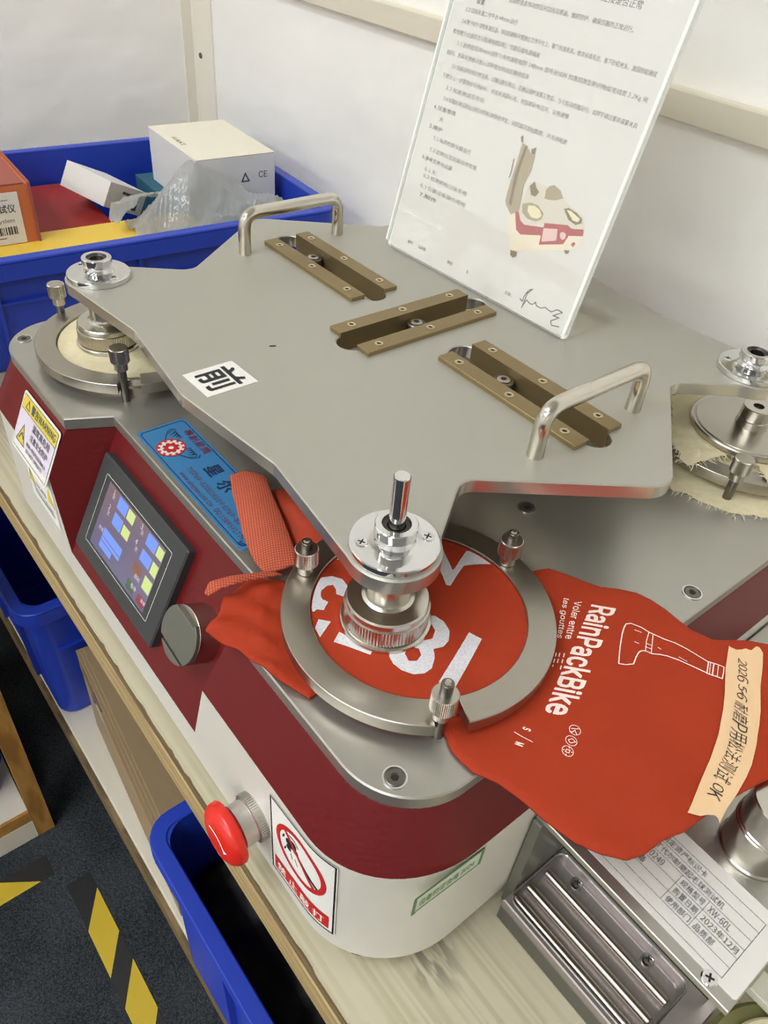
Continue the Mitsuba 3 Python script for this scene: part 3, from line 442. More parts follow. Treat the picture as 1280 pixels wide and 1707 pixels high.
# stickers on the machine
def outline_y(x):        # the white front, which turns round the right-hand corner
    c = X1 - RB; R = RB + .020
    return np.where(x > c, (Y0 + RB) - np.sqrt(np.maximum(R * R - (x - c) ** 2, 1e-9)), Y0 - .020)
ths = math.radians(5.5)
def on_front(off, o=(.2060, -.2148)):
    def f(u, v):
        x = o[0] + u * math.cos(ths) - v * math.sin(ths) * .15; z = o[1] + v + u * math.sin(ths) * 1.1
        return np.c_[x, outline_y(x) - off, z]
    return f
K = printed(A + '__no_striking_sticker', rrect(0, .0600, 0, .0850), on_front(.0004), 'white_paper', None, .003); part(K, 'white sticker with a red prohibition sign')
printed(K + '__black_border', rim(rrect(.0006, .0594, .0006, .0844), .0011), on_front(.0006), 'black_print', None, .003)
c0 = Point(.030, .0525).buffer(.0235, quad_segs=16)
printed(K + '__red_print', [rim(c0, .0038).union(affinity.rotate(sbox(.0285, .031, .0315, .074), 45, origin=(.030, .0525)).intersection(c0)), sbox(.004, .0045, .056, .0200)], on_front(.0006), 'red_print', None, .003)
printed(K + '__hand_print', [Polygon([(.029, .0555), (.049, .0425), (.0475, .0400), (.0275, .0530)]), Point(.0205, .0570).buffer(.0040), Point(.0245, .0610).buffer(.0030), Point(.0195, .0510).buffer(.0026), Point(.0265, .0560).buffer(.0030), stroke([(.0205, .0665), (.0255, .0670), (.0290, .0640)], .0014), stroke([(.0150, .0600), (.0135, .0560)], .0014), stroke([(.0165, .0480), (.0150, .0440)], .0012), stroke([(.0220, .0470), (.0230, .0430)], .0010), stroke([(.0260, .0460), (.0285, .0420)], .0010)], on_front(.0005), 'black_print', None, .003)
printed(K + '__lettering', fit(text('禁 止 敲 打', bold=1), .046, None, (.007, .0068)), on_front(.0008), 'white_print', None, .003)
K = printed(A + '__certificate_sticker', rrect(-.2418, -.1912, -.1315, -.1115, .001), lambda u, v: np.c_[np.full(len(u), .3030), u, v - .0075 * (u + .2418) / .0506], 'pale_green'); part(K, 'pale green framed inspection label')
grn = lambda off: (lambda u, v: np.c_[np.full(len(u), .3030 + off), u, v - .0075 * (u + .2418) / .0506])
printed(K + '__frame_line', rim(rrect(-.2418, -.1912, -.1315, -.1115, .001), .0022).difference(sbox(-.2388, -.1930, -.1330, -.1303)), grn(.0002), 'green_print')
printed(K + '__lettering', fit(text('设备检定合格 2024'), .040, .0075, (-.2375, -.1260)), grn(.0003), 'green_print')

def sloped(off): return frame((-.1957, -.2435, -.0835), (1, 0, 0), np.array([0, .43, .90]), off)
def lab(z0, z1): pass
lf = lambda off: frame((-.1957, -.2672 , -.1318), (1, 0, 0), np.array([0, .0222, .0465]) / .0515, off)
m = prism(rrect(0, .0760, 0, .0510, .003), 0, .0004)
m.vertices = lf(0.0012)(m.vertices[:, 0], m.vertices[:, 1]) + np.outer(m.vertices[:, 2], np.cross([1, 0, 0], np.array([0, .0222, .0465]) / .0515))
K = add(A + '__warning_sticker', m, 'white_paper'); part(K, 'warning sticker with a yellow head line, its lower edge standing off')
g = lf(.0018); g2 = lf(.0020)
printed(K + '__yellow_print', [rrect(.0025, .0735, .0365, .0485, .001), Polygon([(.006, .0085), (.024, .0085), (.015, .026)])], g, 'yellow_print')
printed(K + '__lilac_print', [sbox(.0026, .0085, .0734, .0362).difference(Polygon([(.006, .0085), (.024, .0085), (.015, .026)]))], g, 'lilac_print')
printed(K + '__dark_print', [rim(rrect(.0022, .0738, .0025, .0488, .001), .0004), sbox(.0025, .0361, .0735, .0365), rim(Polygon([(.006, .0085), (.024, .0085), (.015, .026)]), .0008), rim(Polygon([(.009, .0385), (.018, .0385), (.0135, .0468)]), .0007), stroke([(.011, .012), (.015, .018), (.019, .014)], .0012),
    fit(text('警告WARNING', bold=1), .050, .0082, (.0205, .0385)), fit(text('温度高危险', bold=1), .036, .0068, (.030, .0275)), fit(text('注意安全防护', bold=1), .036, .0062, (.030, .0190)), fit(text('NON-PROFESSIONALS', which='lat', bold=1), .040, .0032, (.027, .0125)), fit(text('DO NOT OPERATE', which='lat', bold=1), .034, .0032, (.029, .0072))], g2, 'dark_print')
wf = lambda off: frame((-.187, Y0 - .020 - off, -.1830), (1, 0, 0), (0, 0, 1))
K = printed(A + '__hazard_sticker', rrect(0, .0655, 0, .048, .001), wf(.0003), 'white_paper'); part(K, 'second white hazard sticker below the warning sticker')
printed(K + '__yellow_print', [Polygon([(.004, .020), (.017, .020), (.010, .036)]), Polygon([(.046, .024), (.062, .024), (.054, .042)])], wf(.0005), 'yellow_print')
printed(K + '__dark_print', [rim(rrect(.0012, .0643, .0012, .0468, .001), .0004), sbox(.012, .0110, .056, .0122), fit(text('当心夹手', bold=1), .024, .006, (.020, .022)), fit(text('非专业人员请勿操作'), .044, .005, (.012, .0138)), rim(Polygon([(.004, .020), (.017, .020), (.010, .036)]), .0006)], wf(.0007), 'dark_print')

bl = lambda off: frame((0, 0, -.0710 + off), (1, 0, 0), (0, 1, 0))
K = add(A + '__maker_label', prism(rrect(-.0712, .0815, -.2068, -.1668, .003), -.0709, -.0704), 'blue_label'); part(K, 'long blue maker label with gear emblem')
gx, gy = -.0410, -.1930
gear = Point(gx, gy).buffer(.0108, quad_segs=16)
teeth = [affinity.rotate(sbox(gx + .0078, gy - .0010, gx + .0112, gy + .0010), q, origin=(gx, gy)) for q in range(0, 360, 30)]
inner = unary_union([Point(gx, gy).buffer(.0050)] + [affinity.rotate(sbox(gx, gy - .0012, gx + .0062, gy + .0012), q, origin=(gx, gy)) for q in range(0, 360, 45)]).difference(Point(gx, gy).buffer(.0020))
printed(K + '__white_print', gear.difference(inner), bl(.0008), 'white_paper')
printed(K + '__red_print', [rim(gear, .0011).union(unary_union(teeth).intersection(gear)), inner], bl(.0010), 'red_print')
hands = []
for ph in (1, -1):
    for i in range(4):
        q = np.array([(-.0175 + .0022 * i * 1.2, .006 + .001 * i), (-.0195 + .0028 * i, .0115), (-.016 + .0028 * i, .0125), (-.0150 + .0026 * i, .0095)])
        hands.append(stroke([(gx + a * (1 if ph > 0 else -1), gy + b * (1 if ph > 0 else .9) + (0 if ph > 0 else .0005)) for a, b in q], .0006))
    hands.append(stroke([(gx - .011 * ph, gy + .001), (gx - .0195 * ph, gy + .0065), (gx - .0215 * ph, gy + .0115), (gx - .019 * ph, gy + .0135)], .0007))
printed(K + '__navy_print', [rim(rrect(-.0690, .0788, -.2050, -.1686, .004), .0007), *hands, fit(text('星', bold=2), .0125, .0120, (-.0070, -.1860)), fit(text('尔', bold=2), .0130, .0125, (.0130, -.1880)), fit(text('MF', which='lat', bold=1), .006, .0035, (.0735, -.2045))], bl(.0008), 'navy_print')
printed(K + '__maroon_print', [fit(text('專創星喬', bold=1), .0345, .0066, (-.0553, -.1765)), fit(text('T:0769-82001810 F:0769-87', which='lat'), .0720, .0042, (-.0130, -.1958)), fit(text('www.xingdao168.CN', which='lat'), .0440, .0042, (-.0112, -.2030)), fit(text('QQ:1589591779', which='lat'), .0360, .0042, (.0368, -.2022))], bl(.0008), 'maroon_print')

# stations: table discs, clamp rings, thumb screws
STN = [(-.1818, -.1535), (.1934, -.1535), (.1934, .1935)]
for sx, sy in STN:
    k = add(A + '__abrading_table', lathe([(.068, -.071), (.068, -.0655), (.0655, -.0645), (.0645, -.0597), (.0640, -.0592)], 64, (sx, sy, 0)), 'steel')
def knurl(r, z0, z1, n=44, d=.00035):
    th = np.linspace(0, 2 * np.pi, n * 2, endpoint=False); rr = r + d * (np.arange(n * 2) % 2)
    L = lambda z, s: np.c_[(rr * s) * np.cos(th), (rr * s) * np.sin(th), np.full(len(th), z)]
    return rings_mesh([L(z0, .93), L(z0 + .0006, 1), L(z1 - .0006, 1), L(z1, .93)])
def thumb_screw(x, y, zb, low=-.071, slotted=True, top=.0035, hollow=False):
    k = add(A + '__thumb_screw', cat([lathe([(.0033, low), (.0033, zb + .0195 + top), (.0029, zb + .020 + top)], 20, (x, y, 0))]), 'steel_dark'); part(k, 'threaded clamping screw with knurled nut')
    m = knurl(.0069, zb + .0070, zb + .0190); m.apply_translation((x, y, 0)); add(k + '__knurled_nut', m, 'steel', 25)
    add(k + '__nut_skirt', lathe([(.0048, zb), (.0052, zb + .0005), (.0052, zb + .0065), (.0060, zb + .0072)], 28, (x, y, 0)), 'steel')
    if slotted: add(k + '__stud_tip', lathe([(.0022, zb + .0201 + top), (.0016, zb + .0212 + top)], 6, (x, y, 0)), 'steel')
thumb_screw(.1326, -.1912, -.0543, top=.0045); thumb_screw(.1955, -.0832, -.0543, top=.005); thumb_screw(.2562, -.1925, -.0543, top=.0075)
thumb_screw(-.2505, -.1900, -.0470, top=-.0022, slotted=False); thumb_screw(-.1170, -.1930, -.0430, top=-.0022, slotted=False)
thumb_screw(.1330, .1560, -.052, top=.003); thumb_screw(.2310, .1195, -.0520, top=-.002, slotted=False)
# drive pins that stand up into the slots of the upper plate
for x, y in ((-.1425, .0020), (-.0030, .0035), (.0950, .0020)):
    k = add(A + '__drive_pin', lathe([(.0050, -.0712), (.0050, -.016), (.0078, -.0155), (.0078, -.0030), (.0072, -.0024), (.0058, -.0024), (.0056, -.0028)], 36, (x, y, 0)), 'steel_dark')
    add(k + '__cap_screw', lathe([(.0050, -.0028), (.0050, -.0018), (.0044, -.0014), (.0022, -.0014), (.0020, -.0022)], 24, (x, y, 0)), 'steel')
    add(k + '__socket', lathe([(.0019, -.0020), (.0018, -.0013)], 6, (x, y, 0)), 'black_hole', False)

def ring_mesh(gap, rin=.0632, rout=.0800):
    def half(g0, r0, r1):
        p = Point(0, 0).buffer(r1, quad_segs=40).difference(Point(0, 0).buffer(r0, quad_segs=40))
        w = [(.12 * math.cos(math.radians(q)), .12 * math.sin(math.radians(q))) for q in (gap - 4.5, gap + 1, gap + 8.2)]
        return p.difference(Polygon([(0, 0), *w]))
    top = prism(half(.0045, rin, rout), -.0578, -.0545, .0005, 0)
    return cat([top, prism(half(.0045, .0688, rout - .00005), -.0634, -.0578, 0, .0004)])
RL = [('polished steel clamp ring around the cream felt disc, far left station', 330), ('steel clamp ring pressing the orange pouch at the near corner', 330), ('steel clamp ring between the frayed felt cloths at the right edge', 330)]
for (sx, sy), (lb, gp) in zip(STN, RL):
    k = add('clamp_ring', ring_mesh(gp).apply_translation((sx, sy, 0)), 'ring_steel', 25); labels[k] = {'label': lb, 'category': 'clamp ring', 'group': 'clamp rings of the stations'}
k = add('felt_disc', lathe([(.0622, -.0592), (.0628, -.0580), (.0622, -.0573), (.03, -.0571)], 64, (*STN[0], 0)), 'felt'); labels[k] = {'label': 'round cream felt disc clamped at the far left station', 'category': 'felt disc'}

# ---------------------------------------------------------------- upper motion plate
Mp = thing('motion_plate', 'large grey aluminium motion plate with four arms and slots lying over the machine', 'metal plate')
half = [(-.187, -.1995), (-.094, -.188), (0, -.199), (.094, -.188), (.187, -.1995), (.2130, -.172), (.1645, -.104), (.2412, 0)]
pp = half + [(-x, -y) for x, y in half]
pg = Polygon([(-.187, -.1995), (-.094, -.188), (0, -.199), (.094, -.188), (.187, -.1995), (.2130, -.172), (.1645, -.104), (.2412, 0), (.1645, .104), (.2130, .172), (.187, .1995), (.094, .188), (0, .199), (-.094, .188), (-.187, .1995), (-.2130, .172), (-.1645, .104), (-.2412, 0), (-.1645, -.104), (-.2130, -.172)])
AR = [(x, y) for x in (-.187, .187) for y in (-.1735, .1735)]
pg = unary_union([pg] + [Point(a).buffer(.0262, quad_segs=16) for a in AR])
pg = pg.buffer(.013, quad_segs=10).buffer(-.013, quad_segs=10).buffer(-.019, quad_segs=12).buffer(.019, quad_segs=12).simplify(.00005)
def obround(x, y, L, r, horiz=True):
    return LineString([(x - L + r, y), (x + L - r, y)] if horiz else [(x, y - L + r), (x, y + L - r)]).buffer(r, quad_segs=10)
holes = [obround(-.1174, 0, .0732, .0116), obround(.1174, 0, .0732, .0116), obround(0, 0, .0732, .0116, False)]
bores = [Point(a).buffer(.0070, quad_segs=8) for a in AR]
pm = prism(pg.difference(unary_union(holes + bores)), -.0100, 0, .0008, .0006); side = np.abs(pm.face_normals[:, 2]) < .3
add(Mp + '__plate', trimesh.Trimesh(pm.vertices, pm.faces[~side], process=True), 'plate', 25)
k = add(Mp + '__milled_edge', trimesh.Trimesh(pm.vertices, pm.faces[side], process=True), 'milled', 40); part(k, 'bright milled edge of the plate')
def strip(x, y, horiz, side):
    """Angle strip along one side of a slot: a flange on the plate and a lip down the slot."""
    prof = Polygon([(.0100, .0034), (.0100, -.0130), (.0112, -.0130), (.0112, .0001), (.0236, .0001), (.0236, .0030), (.0232, .0034)])
    m = prism(prof, -.065, .065, .0003, .0003)            # runs along local z
    v = m.vertices.copy(); m.vertices = np.c_[v[:, 2], v[:, 0], v[:, 1]]
    if side < 0: m.apply_transform(trimesh.transformations.rotation_matrix(math.pi, (0, 0, 1)))
    if not horiz: m.apply_transform(trimesh.transformations.rotation_matrix(math.pi / 2, (0, 0, 1)))
    m.apply_translation((x, y, 0)); k = add(Mp + '__guide_strip', m, 'brass', 25)
    for q in (-.05, 0, .05):
        lx, ly = q, .0168 * side
        if not horiz: lx, ly = -ly, lx
        s = add(k + '__screw', cat([ringlathe([(.0015, .0034), (.0034, .0034), (.0034, .0038), (.0030, .0040), (.0018, .0040)], 20, (x + lx, y + ly, 0))]), 'screw')
        add(k + '__screw_socket', lathe([(.0017, .0034), (.0016, .00365)], 6, (x + lx, y + ly, 0)), 'black_hole', False)
for x, hz in ((-.1174, True), (.1174, True), (0, False)):
    for sd in (1, -1): strip(x, 0, hz, sd)
for s in (-1, 1):
    path = bent([(s * .1722, -.049, 0), (s * .1722, -.049, .034), (s * .1722, .049, .034), (s * .1722, .049, 0)], .013, 8)
    k = add(Mp + '__handle', tube(path, .0053, 20), 'handle_steel', True); part(k, 'polished bent rod handle')
for i, (x, y) in enumerate(AR):
    k = add(Mp + '__flange_hub', ringlathe([(.0076, -.002), (.0069, -.002), (.0069, -.0098), (.0074, -.0098), (.0074, .0002), (.0242, .0002), (.0244, .0006), (.0244, .0040), (.0238, .0046), (.0150, .0047), (.0112, .0058), (.0098, .0080), (.0096, .0098), (.0112, .0100), (.0115, .0105), (.0115, .0158), (.0110, .0164), (.0078, .0164), (.0076, .0160)], 64, (x, y, 0)), 'chrome', 35); part(k, 'chromed round flange with a hub')
    add(k + '__bushing', ringlathe([(.0050, .0148), (.0074, .0148), (.0074, .0020), (.0050, .0020)], 40, (x, y, 0)), 'dark_metal')
    if i != 2: add(k + '__bore', lathe([(.0049, .0100), (.0048, .0104)], 24, (x, y, 0)), 'black_hole')
    for a in (2.35, -.8) if i == 2 else (3.6, .3):
        px_, py_ = x + .0178 * math.cos(a), y + .0178 * math.sin(a)
        if i == 2: px_, py_ = x + .0178 * math.cos(a + 1.9), y + .0178 * math.sin(a + 1.9)
        s = add(k + '__flange_screw', lathe([(.0037, .0044), (.0036, .0050), (.0030, .0053)], 24, (px_, py_, 0)), 'chrome')
        add(k + '__cross_recess', cat([bx(-.0021, .0021, -.0004, .0004, .0053, .00545, 0), bx(-.0004, .0004, -.0021, .0021, .0053, .00545, 0)]).apply_transform(trimesh.transformations.rotation_matrix(.5, (0, 0, 1))).apply_translation((px_, py_, 0)), 'black_hole', False)
K = add(Mp + '__front_sticker', prism(Polygon([(-.0205, -.1876), (.0118, -.1866), (.0120, -.1489), (-.0204, -.1504)]), .0001, .0004), 'white_paper'); part(K, 'white paper sticker with one black character')
printed(K + '__character', fit(text('前', bold=1), .0255, .0285, (-.0165, -.1822)), frame((0, 0, .0006), (1, 0, 0), (0, 1, 0)), 'black_print')
k = add(Mp + '__chip_mark', cat([trimesh.Trimesh(np.c_[v, np.full(len(v), .0002)], f) for v, f in (tri(LineString([(-.0245, -.1165), (-.0232, -.1135)]).buffer(.0009)),)]), 'dark_metal', False)

# specimen holders hanging under the arms
def holder(x, y, label, pin):
    H = thing('specimen_holder', label, 'specimen holder')
    zb = -.0570
    add(H + '__foot_ring', ringlathe([(.0200, zb), (.0262, zb), (.0266, zb + .0010), (.0262, zb + .0022), (.0245, zb + .0030), (.0200, zb + .0030)], 64, (x, y, 0)), 'steel_fine')
    m = knurl(.0243, zb + .0032, zb + .0150, 84, .0004); m.apply_translation((x, y, 0)); k = add(H + '__knurled_collar', m, 'steel', 20); part(k, 'finely knurled collar')
    add(H + '__body', lathe([(.0236, zb + .0149), (.0236, zb + .0185), (.0228, zb + .0197), (.0150, zb + .0208), (.0132, zb + .0220), (.0124, zb + .0240), (.0122, zb + .0350), (.0112, zb + .0360), (.0100, zb + .0362), (.0096, -.0103), (.0049, -.0102), (.0048, .012)], 64, (x, y, 0)), 'steel_fine', 25)
    if pin:
        k = add(H + '__spindle', lathe([(.0044, .0121), (.0044, .0466), (.0039, .0474), (.0020, .0476)], 32, (x, y, 0)), 'chrome', 35); part(k, 'bright spindle standing up through the hub')
holder(.187, -.1735, 'steel specimen holder with knurled collar and upright spindle, on the orange pouch', True)
holder(-.187, -.1735, 'steel specimen holder on the cream felt disc, half hidden under the far left arm', False)
Wt = thing('mounting_weight', 'wide flat steel disc weight with a short post on frayed felt, right edge', 'weight')
wc = (.199, .190, 0)
add(Wt + '__disc', lathe([(.0455, -.0532), (.0465, -.0522), (.0465, -.0490), (.0455, -.0480), (.0440, -.0480), (.0436, -.0484), (.0428, -.0484), (.0424, -.0476), (.012, -.0474)], 72, wc), 'steel', 30)
add(Wt + '__post', ringlathe([(.0042, -.0310), (.0110, -.0310), (.0114, -.0314), (.0116, -.0410), (.0121, -.0414), (.0126, -.0474), (.0042, -.0474)], 40, wc), 'steel_fine')
add(Wt + '__post_bore', lathe([(.0042, -.0350), (.0041, -.0346)], 20, wc), 'black_hole')

# frayed felt cloths at the right-hand rear station
def cloth(key, label, poly, zfun, sheet=.0012, fringe_n=0, seed=0):
    r = np.random.default_rng(seed)
    C_ = thing(key, label, 'felt cloth')
    m = sheet_mesh(poly, zfun, sheet, .004); add(C_ + '__weave', m, 'felt', 40)
    L = poly.exterior.length; ms = []
    for s in np.arange(0, L, L / fringe_n):
        a = np.array(poly.exterior.interpolate(s + r.uniform(0, .001)).coords[0]); b = np.array(poly.exterior.interpolate((s + .001) % L).coords[0])
        t = b - a; t /= np.linalg.norm(t) + 1e-9; o = np.array([t[1], -t[0]]) if Polygon(poly).exterior.is_ccw else np.array([-t[1], t[0]])
        l = r.uniform(.003, .009); q = a + o * l + t * r.normal(0, .003); w = t * .00035
        z = zfun(np.array([a[0], q[0]]), np.array([a[1], q[1]]))
        mid = (a + q) / 2 + t * r.normal(0, .0008); zm = z.mean() + r.uniform(-.0005, .0008)
        P = [[*(a - w), z[0]], [*(a + w), z[0]], [*(mid - w), zm], [*(mid + w), zm], [*q, z[1] - r.uniform(0, .001)]]
        ms.append(trimesh.Trimesh(P, [[0, 1, 3], [0, 3, 2], [2, 3, 4]], process=False))
    k = add(C_ + '__frayed_threads', cat(ms), 'fringe', False); labels[k] = {'kind': 'stuff', 'label': 'loose threads of the frayed edge'}
    return C_
def sheet_mesh(poly, zfun, thick, step, puff=0.0, edge=.006):
    """A cloth as a closed sheet over a polygon; puff rounds its rim like a flat cushion."""
    bd = np.array(shapely.segmentize(poly, step * .8).exterior.coords)[:-1]
    x0, y0, x1, y1 = poly.bounds; ins = poly.buffer(-step * .55)
    g = np.stack(np.meshgrid(np.arange(x0, x1, step), np.arange(y0, y1, step)), -1).reshape(-1, 2)
    g = g[shapely.contains_xy(ins, g[:, 0], g[:, 1])]
    P = np.vstack([bd, g]); f = Delaunay(P).simplices; c = P[f].mean(1); f = f[shapely.contains_xy(poly, c[:, 0], c[:, 1])]
    a = P[f]; cr = (a[:, 1, 0] - a[:, 0, 0]) * (a[:, 2, 1] - a[:, 0, 1]) - (a[:, 1, 1] - a[:, 0, 1]) * (a[:, 2, 0] - a[:, 0, 0])
    f = f[np.abs(cr) > 1e-13]; cr = cr[np.abs(cr) > 1e-13]; f = np.where((cr < 0)[:, None], f[:, ::-1], f)
    z = zfun(P[:, 0], P[:, 1])
    d = shapely.distance(shapely.points(P), poly.exterior); lift = puff * np.sqrt(np.clip(1 - (1 - np.clip(d / edge, 0, 1)) ** 2, 0, 1))
    n, nb = len(P), len(bd)
    v = np.vstack([np.c_[P, z + lift], np.c_[P, z - thick]])
    i = np.arange(nb); j = (i + 1) % nb
    ccw = poly.exterior.is_ccw
    s = np.vstack([np.stack([i, i + n, j], 1), np.stack([j, i + n, j + n], 1)])
    if not ccw: s = s[:, ::-1]
    m = trimesh.Trimesh(v, np.vstack([f, f[:, ::-1] + n, s]), process=False); m.fix_normals(); return m
def sstep(a, b, t): u = np.clip((t - a) / (b - a), 0, 1); return u * u * (3 - 2 * u)
def jag(poly, amp, seed, step=.004):
    c = np.array(shapely.segmentize(poly, step).exterior.coords)[:-1]; r = np.random.default_rng(seed)
    return Polygon(c + r.normal(0, amp, c.shape)).buffer(0)
sx, sy = STN[2]
up = jag(Polygon([(sx - .066, sy + .05), (sx - .066, sy + .000), (sx - .050, sy - .030), (sx - .037, sy - .047), (sx - .024, sy - .068), (sx - .004, sy - .083), (sx + .009, sy - .085), (sx + .012, sy - .066), (sx + .0150, sy - .050), (sx + .020, sy - .043), (sx + .036, sy - .041), (sx + .05, sy - .052), (sx + .075, sy - .035), (sx + .085, sy + .01), (sx + .06, sy + .07), (sx - .03, sy + .08)]), .0012, 3)
cloth('felt_cloth', 'upper frayed cream felt cloth under the steel disc weight, right edge', up, lambda x, y: -.0537 - .0030 * sstep(.078, .092, np.hypot(x - sx, y - sy)) + .0016 * sstep(.052, .07, np.hypot(x - sx, y - sy)) * (.5 + .5 * np.sin(x * 140 + y * 90)) + .0006 * np.sin(x * 300) * np.sin(y * 260), .0006, 260, 1)
lo = jag(Polygon([(sx - .095, sy - .02), (sx - .078, sy - .072), (sx - .058, sy - .092), (sx - .03, sy - .090), (sx + .01, sy - .105), (sx + .05, sy - .088), (sx + .09, sy - .05), (sx + .085, sy + .06), (sx - .06, sy + .09)]).difference(Point(sx, sy).buffer(.0687)).buffer(.00001), .0007, 4) if False else jag(Polygon([(sx - .092, sy - .02), (sx - .082, sy - .060), (sx - .060, sy - .085), (sx - .03, sy - .088), (sx + .01, sy - .100), (sx + .05, sy - .086), (sx + .085, sy - .05), (sx + .085, sy + .06), (sx - .06, sy + .088)]), .0008, 4)
cloth('felt_cloth', 'lower frayed cream felt cloth that shows below the clamp ring, right edge', lo, lambda x, y: -.0588 - .0094 * sstep(.0652, .0672, np.hypot(x - sx, y - sy)) - .0018 * sstep(.07, .09, np.hypot(x - sx, y - sy)) + .0005 * np.sin(x * 260) * np.sin(y * 310) * (np.hypot(x - sx, y - sy) > .08), .0006, 260, 2)

# ---------------------------------------------------------------- acrylic sign holder on the plate
so = np.array([.0824, .0783, 0]); sd = np.array([.9996, .0276, 0]); ta = math.radians(14)
su = np.array([-.0276 * math.sin(ta), .9996 * math.sin(ta), math.cos(ta)]); sn = np.cross(sd, su)
SG = thing('sign_holder', 'clear acrylic sign holder with a printed operating sheet standing on the motion plate', 'sign holder')
MS = np.eye(4); MS[:3, 0], MS[:3, 1], MS[:3, 2], MS[:3, 3] = sd, su, sn, so
def on_sign(m): m = m.copy(); m.apply_transform(MS); return m
sgn = lambda off: frame(so, sd, su, off)
SH = .300
k = add(SG + '__back_panel', on_sign(prism(rrect(-.2125, 0, .0012, SH, .004), -.0050, -.0026, .0004, .0004)), 'clear_edge')
for a in ((-.2125, -.2105), (-.0030, 0)): add(SG + '__side_edge', on_sign(bx(a[0], a[1], .006, SH, -.0026, .0012, .0003)), 'clear_edge')
add(SG + '__front_sheet', (sgn(.0010)(np.array([-.2105, -.0030, -.0030, -.2105]), np.array([.002, .002, SH, SH])), [[0, 1, 2], [0, 2, 3]]), 'pane', False)
fo = [(.0862, .0800), (.0885, .1530), (.0213, .1600), (-.1250, .1560), (-.1290, .0720)]
add(SG + '__foot', prism(Polygon([(.0800, .0812), (.0830, .1560), (-.1240, .1500), (-.1280, .0755)]).buffer(-.003).buffer(.003), .0003, .0026, .0004, .0004), 'pane')
PP = add(SG + '__printed_sheet', on_sign(prism(rrect(-.2085, -.0040, .0030, SH - .002, .006), -.0020, -.0016)), 'sheet_paper'); part(PP, 'white printed instruction sheet')
tl = ['定期检查各传动部位并加注润滑油，做好防护，确保仪器的正常运行。', '装置', '3.3 试样夹盘工作平台 44mm 运行', '3.4 取下四个试样夹具压盖，将试样磨料平整放在工作平台上，取下标准夹具，依次对准孔位，装下砂轮夹头，放回砂轮测试',
      '检查整个台面是否与配重锤相匹配，仪器后面电源插座', '3.5 选择直径38mm试样与夹持面积相符 140mm 圆毛毡试样 如遇到厚型的织物或毛绒类 3.2Kg 用', '砝码，夹具安放依次放入试样磨台和加压测试结束',
      '3.6 仪器运转前先检查设备，以确认磨头转动，在确认保护装置正常后，方可启动机器运行，试样不得过厚并调紧夹具', '于磨台上一定要放好毛毡砂布，对准夹具圆心孔，并锁紧砂布压环，以免滑移', '3.7 仪器测试完毕后', '3.8 试验结束后取出试样对照标准等级评定，如实填写原始数据，并关闭电源',
      '4.注意事项', '无', '5.维护', '5.1 每周检查仪器运行', '5.2 定期加注润滑油并检查', '6.参考文件与记录', '6.1 无', '6.2 检测原始记录表格', '6.3 仪器设备操作规程', '7.附件']
tx = []
for s, ((u0, v0), (u1, v1)) in zip(tl, D['signlines']):
    b_ = s[:2] in ('4.', '5.') and s[2] not in '0123456789' or s[:2] in ('6.', '7.') and s[2] not in '0123456789' or s == '装置'
    g = text(s, .0027, bold=1 if b_ else 0, fine=1.6); a, b, c, d_ = g.bounds
    tx.append(affinity.translate(affinity.scale(g, (u1 - u0) / (c - a), 1, origin=(0, 0)), u0, v0 - .0016))
for s, u in (('编制：', -.187), ('品质部', -.173), ('审核：', -.136), ('李', -.113), ('批准：', -.068)): tx.append(affinity.translate(text(s, .0023, fine=1.6), u, .0120))
for v in (.216, .226, .236, .246): tx.append(affinity.translate(fit(text('仪器使用前请仔细阅读本操作规程并检查各部位连接是否正常'), .150), -.19, v))
printed(PP + '__lettering', tx, sgn(-.0014), 'grey_print')
printed(PP + '__signature', stroke(np.array(D['sig']), .0008), sgn(-.0013), 'grey_print')
pic = {n: Polygon(p).buffer(0) for n, p in D['pic'].items()}
for nm, mt, off, ks in (('photo_cream', 'photo_cream', -.0014, ('front',)), ('photo_top', 'photo_top', -.00135, ('top',)), ('photo_red', 'photo_red', -.0013, ('band', 'estop')), ('photo_column', 'photo_grey', -.0012, ('col', 'disc1', 'part1')), ('photo_pale', 'photo_pale', -.0011, ('screen', 'knob')),
                        ('photo_shade', 'photo_shade', -.0011, ('colshade', 'disc2', 'part2', 'hook1', 'hook2', 'handle', 'foot1', 'foot2')), ('photo_felt', 'photo_felt', -.0010, ('disc1in', 'disc2in'))):
    printed(PP + '__' + nm, [pic[q] for q in ks], sgn(off), mt)

# ---------------------------------------------------------------- orange fabric pouch under the near clamp ring
PO = thing('fabric_pouch', 'orange printed fabric pouch clamped under the near ring and spread out to the right', 'pouch')
cx, cy = STN[1]
def pouch_z(x, y, loose=True):
    r = np.hypot(x - cx, y - cy)
    zr = -.0688 - sstep(.285, .365, x) * .0065
    w = .0008 * np.sin(x * 70 + y * 45) * np.sin(y * 62 - x * 24) + .0002 * np.sin(x * 190 - y * 130)
    left = sstep(.0, .03, -(y + .158) - .62 * (x - .193) - .058) * sstep(.080, .092, r)
    fold = .0042 * left + .0024 * left * np.sin((x * .8 - y * .6) * 330 + 1.5) * np.sin((x * .6 + y * .8) * 120)
    zr = zr + fold + w * sstep(.083, .12, r) * (1 - .5 * left)
    z = -.0582 + (zr + .0582) * sstep(.0650, .0678, r)
    return np.where((r > .0678) & (r < .082), np.minimum(z, -.0668), z)
Rr = Polygon(D['poutline']); Lf = Polygon([(.2005, -.2350), (.1777, -.2451), (.1541, -.2505), (.1318, -.2590), (.1220, -.2440), (.1130, -.2350), (.1115, -.2150), (.1200, -.2010), (.193, -.1535)])
pol = unary_union([Rr.buffer(.0005), Lf, Point(cx, cy).buffer(.0735, quad_segs=24), Polygon([(cx, cy), *D['poutline'][:1], *D['poutline'][-1:]])]).buffer(.004).buffer(-.004)
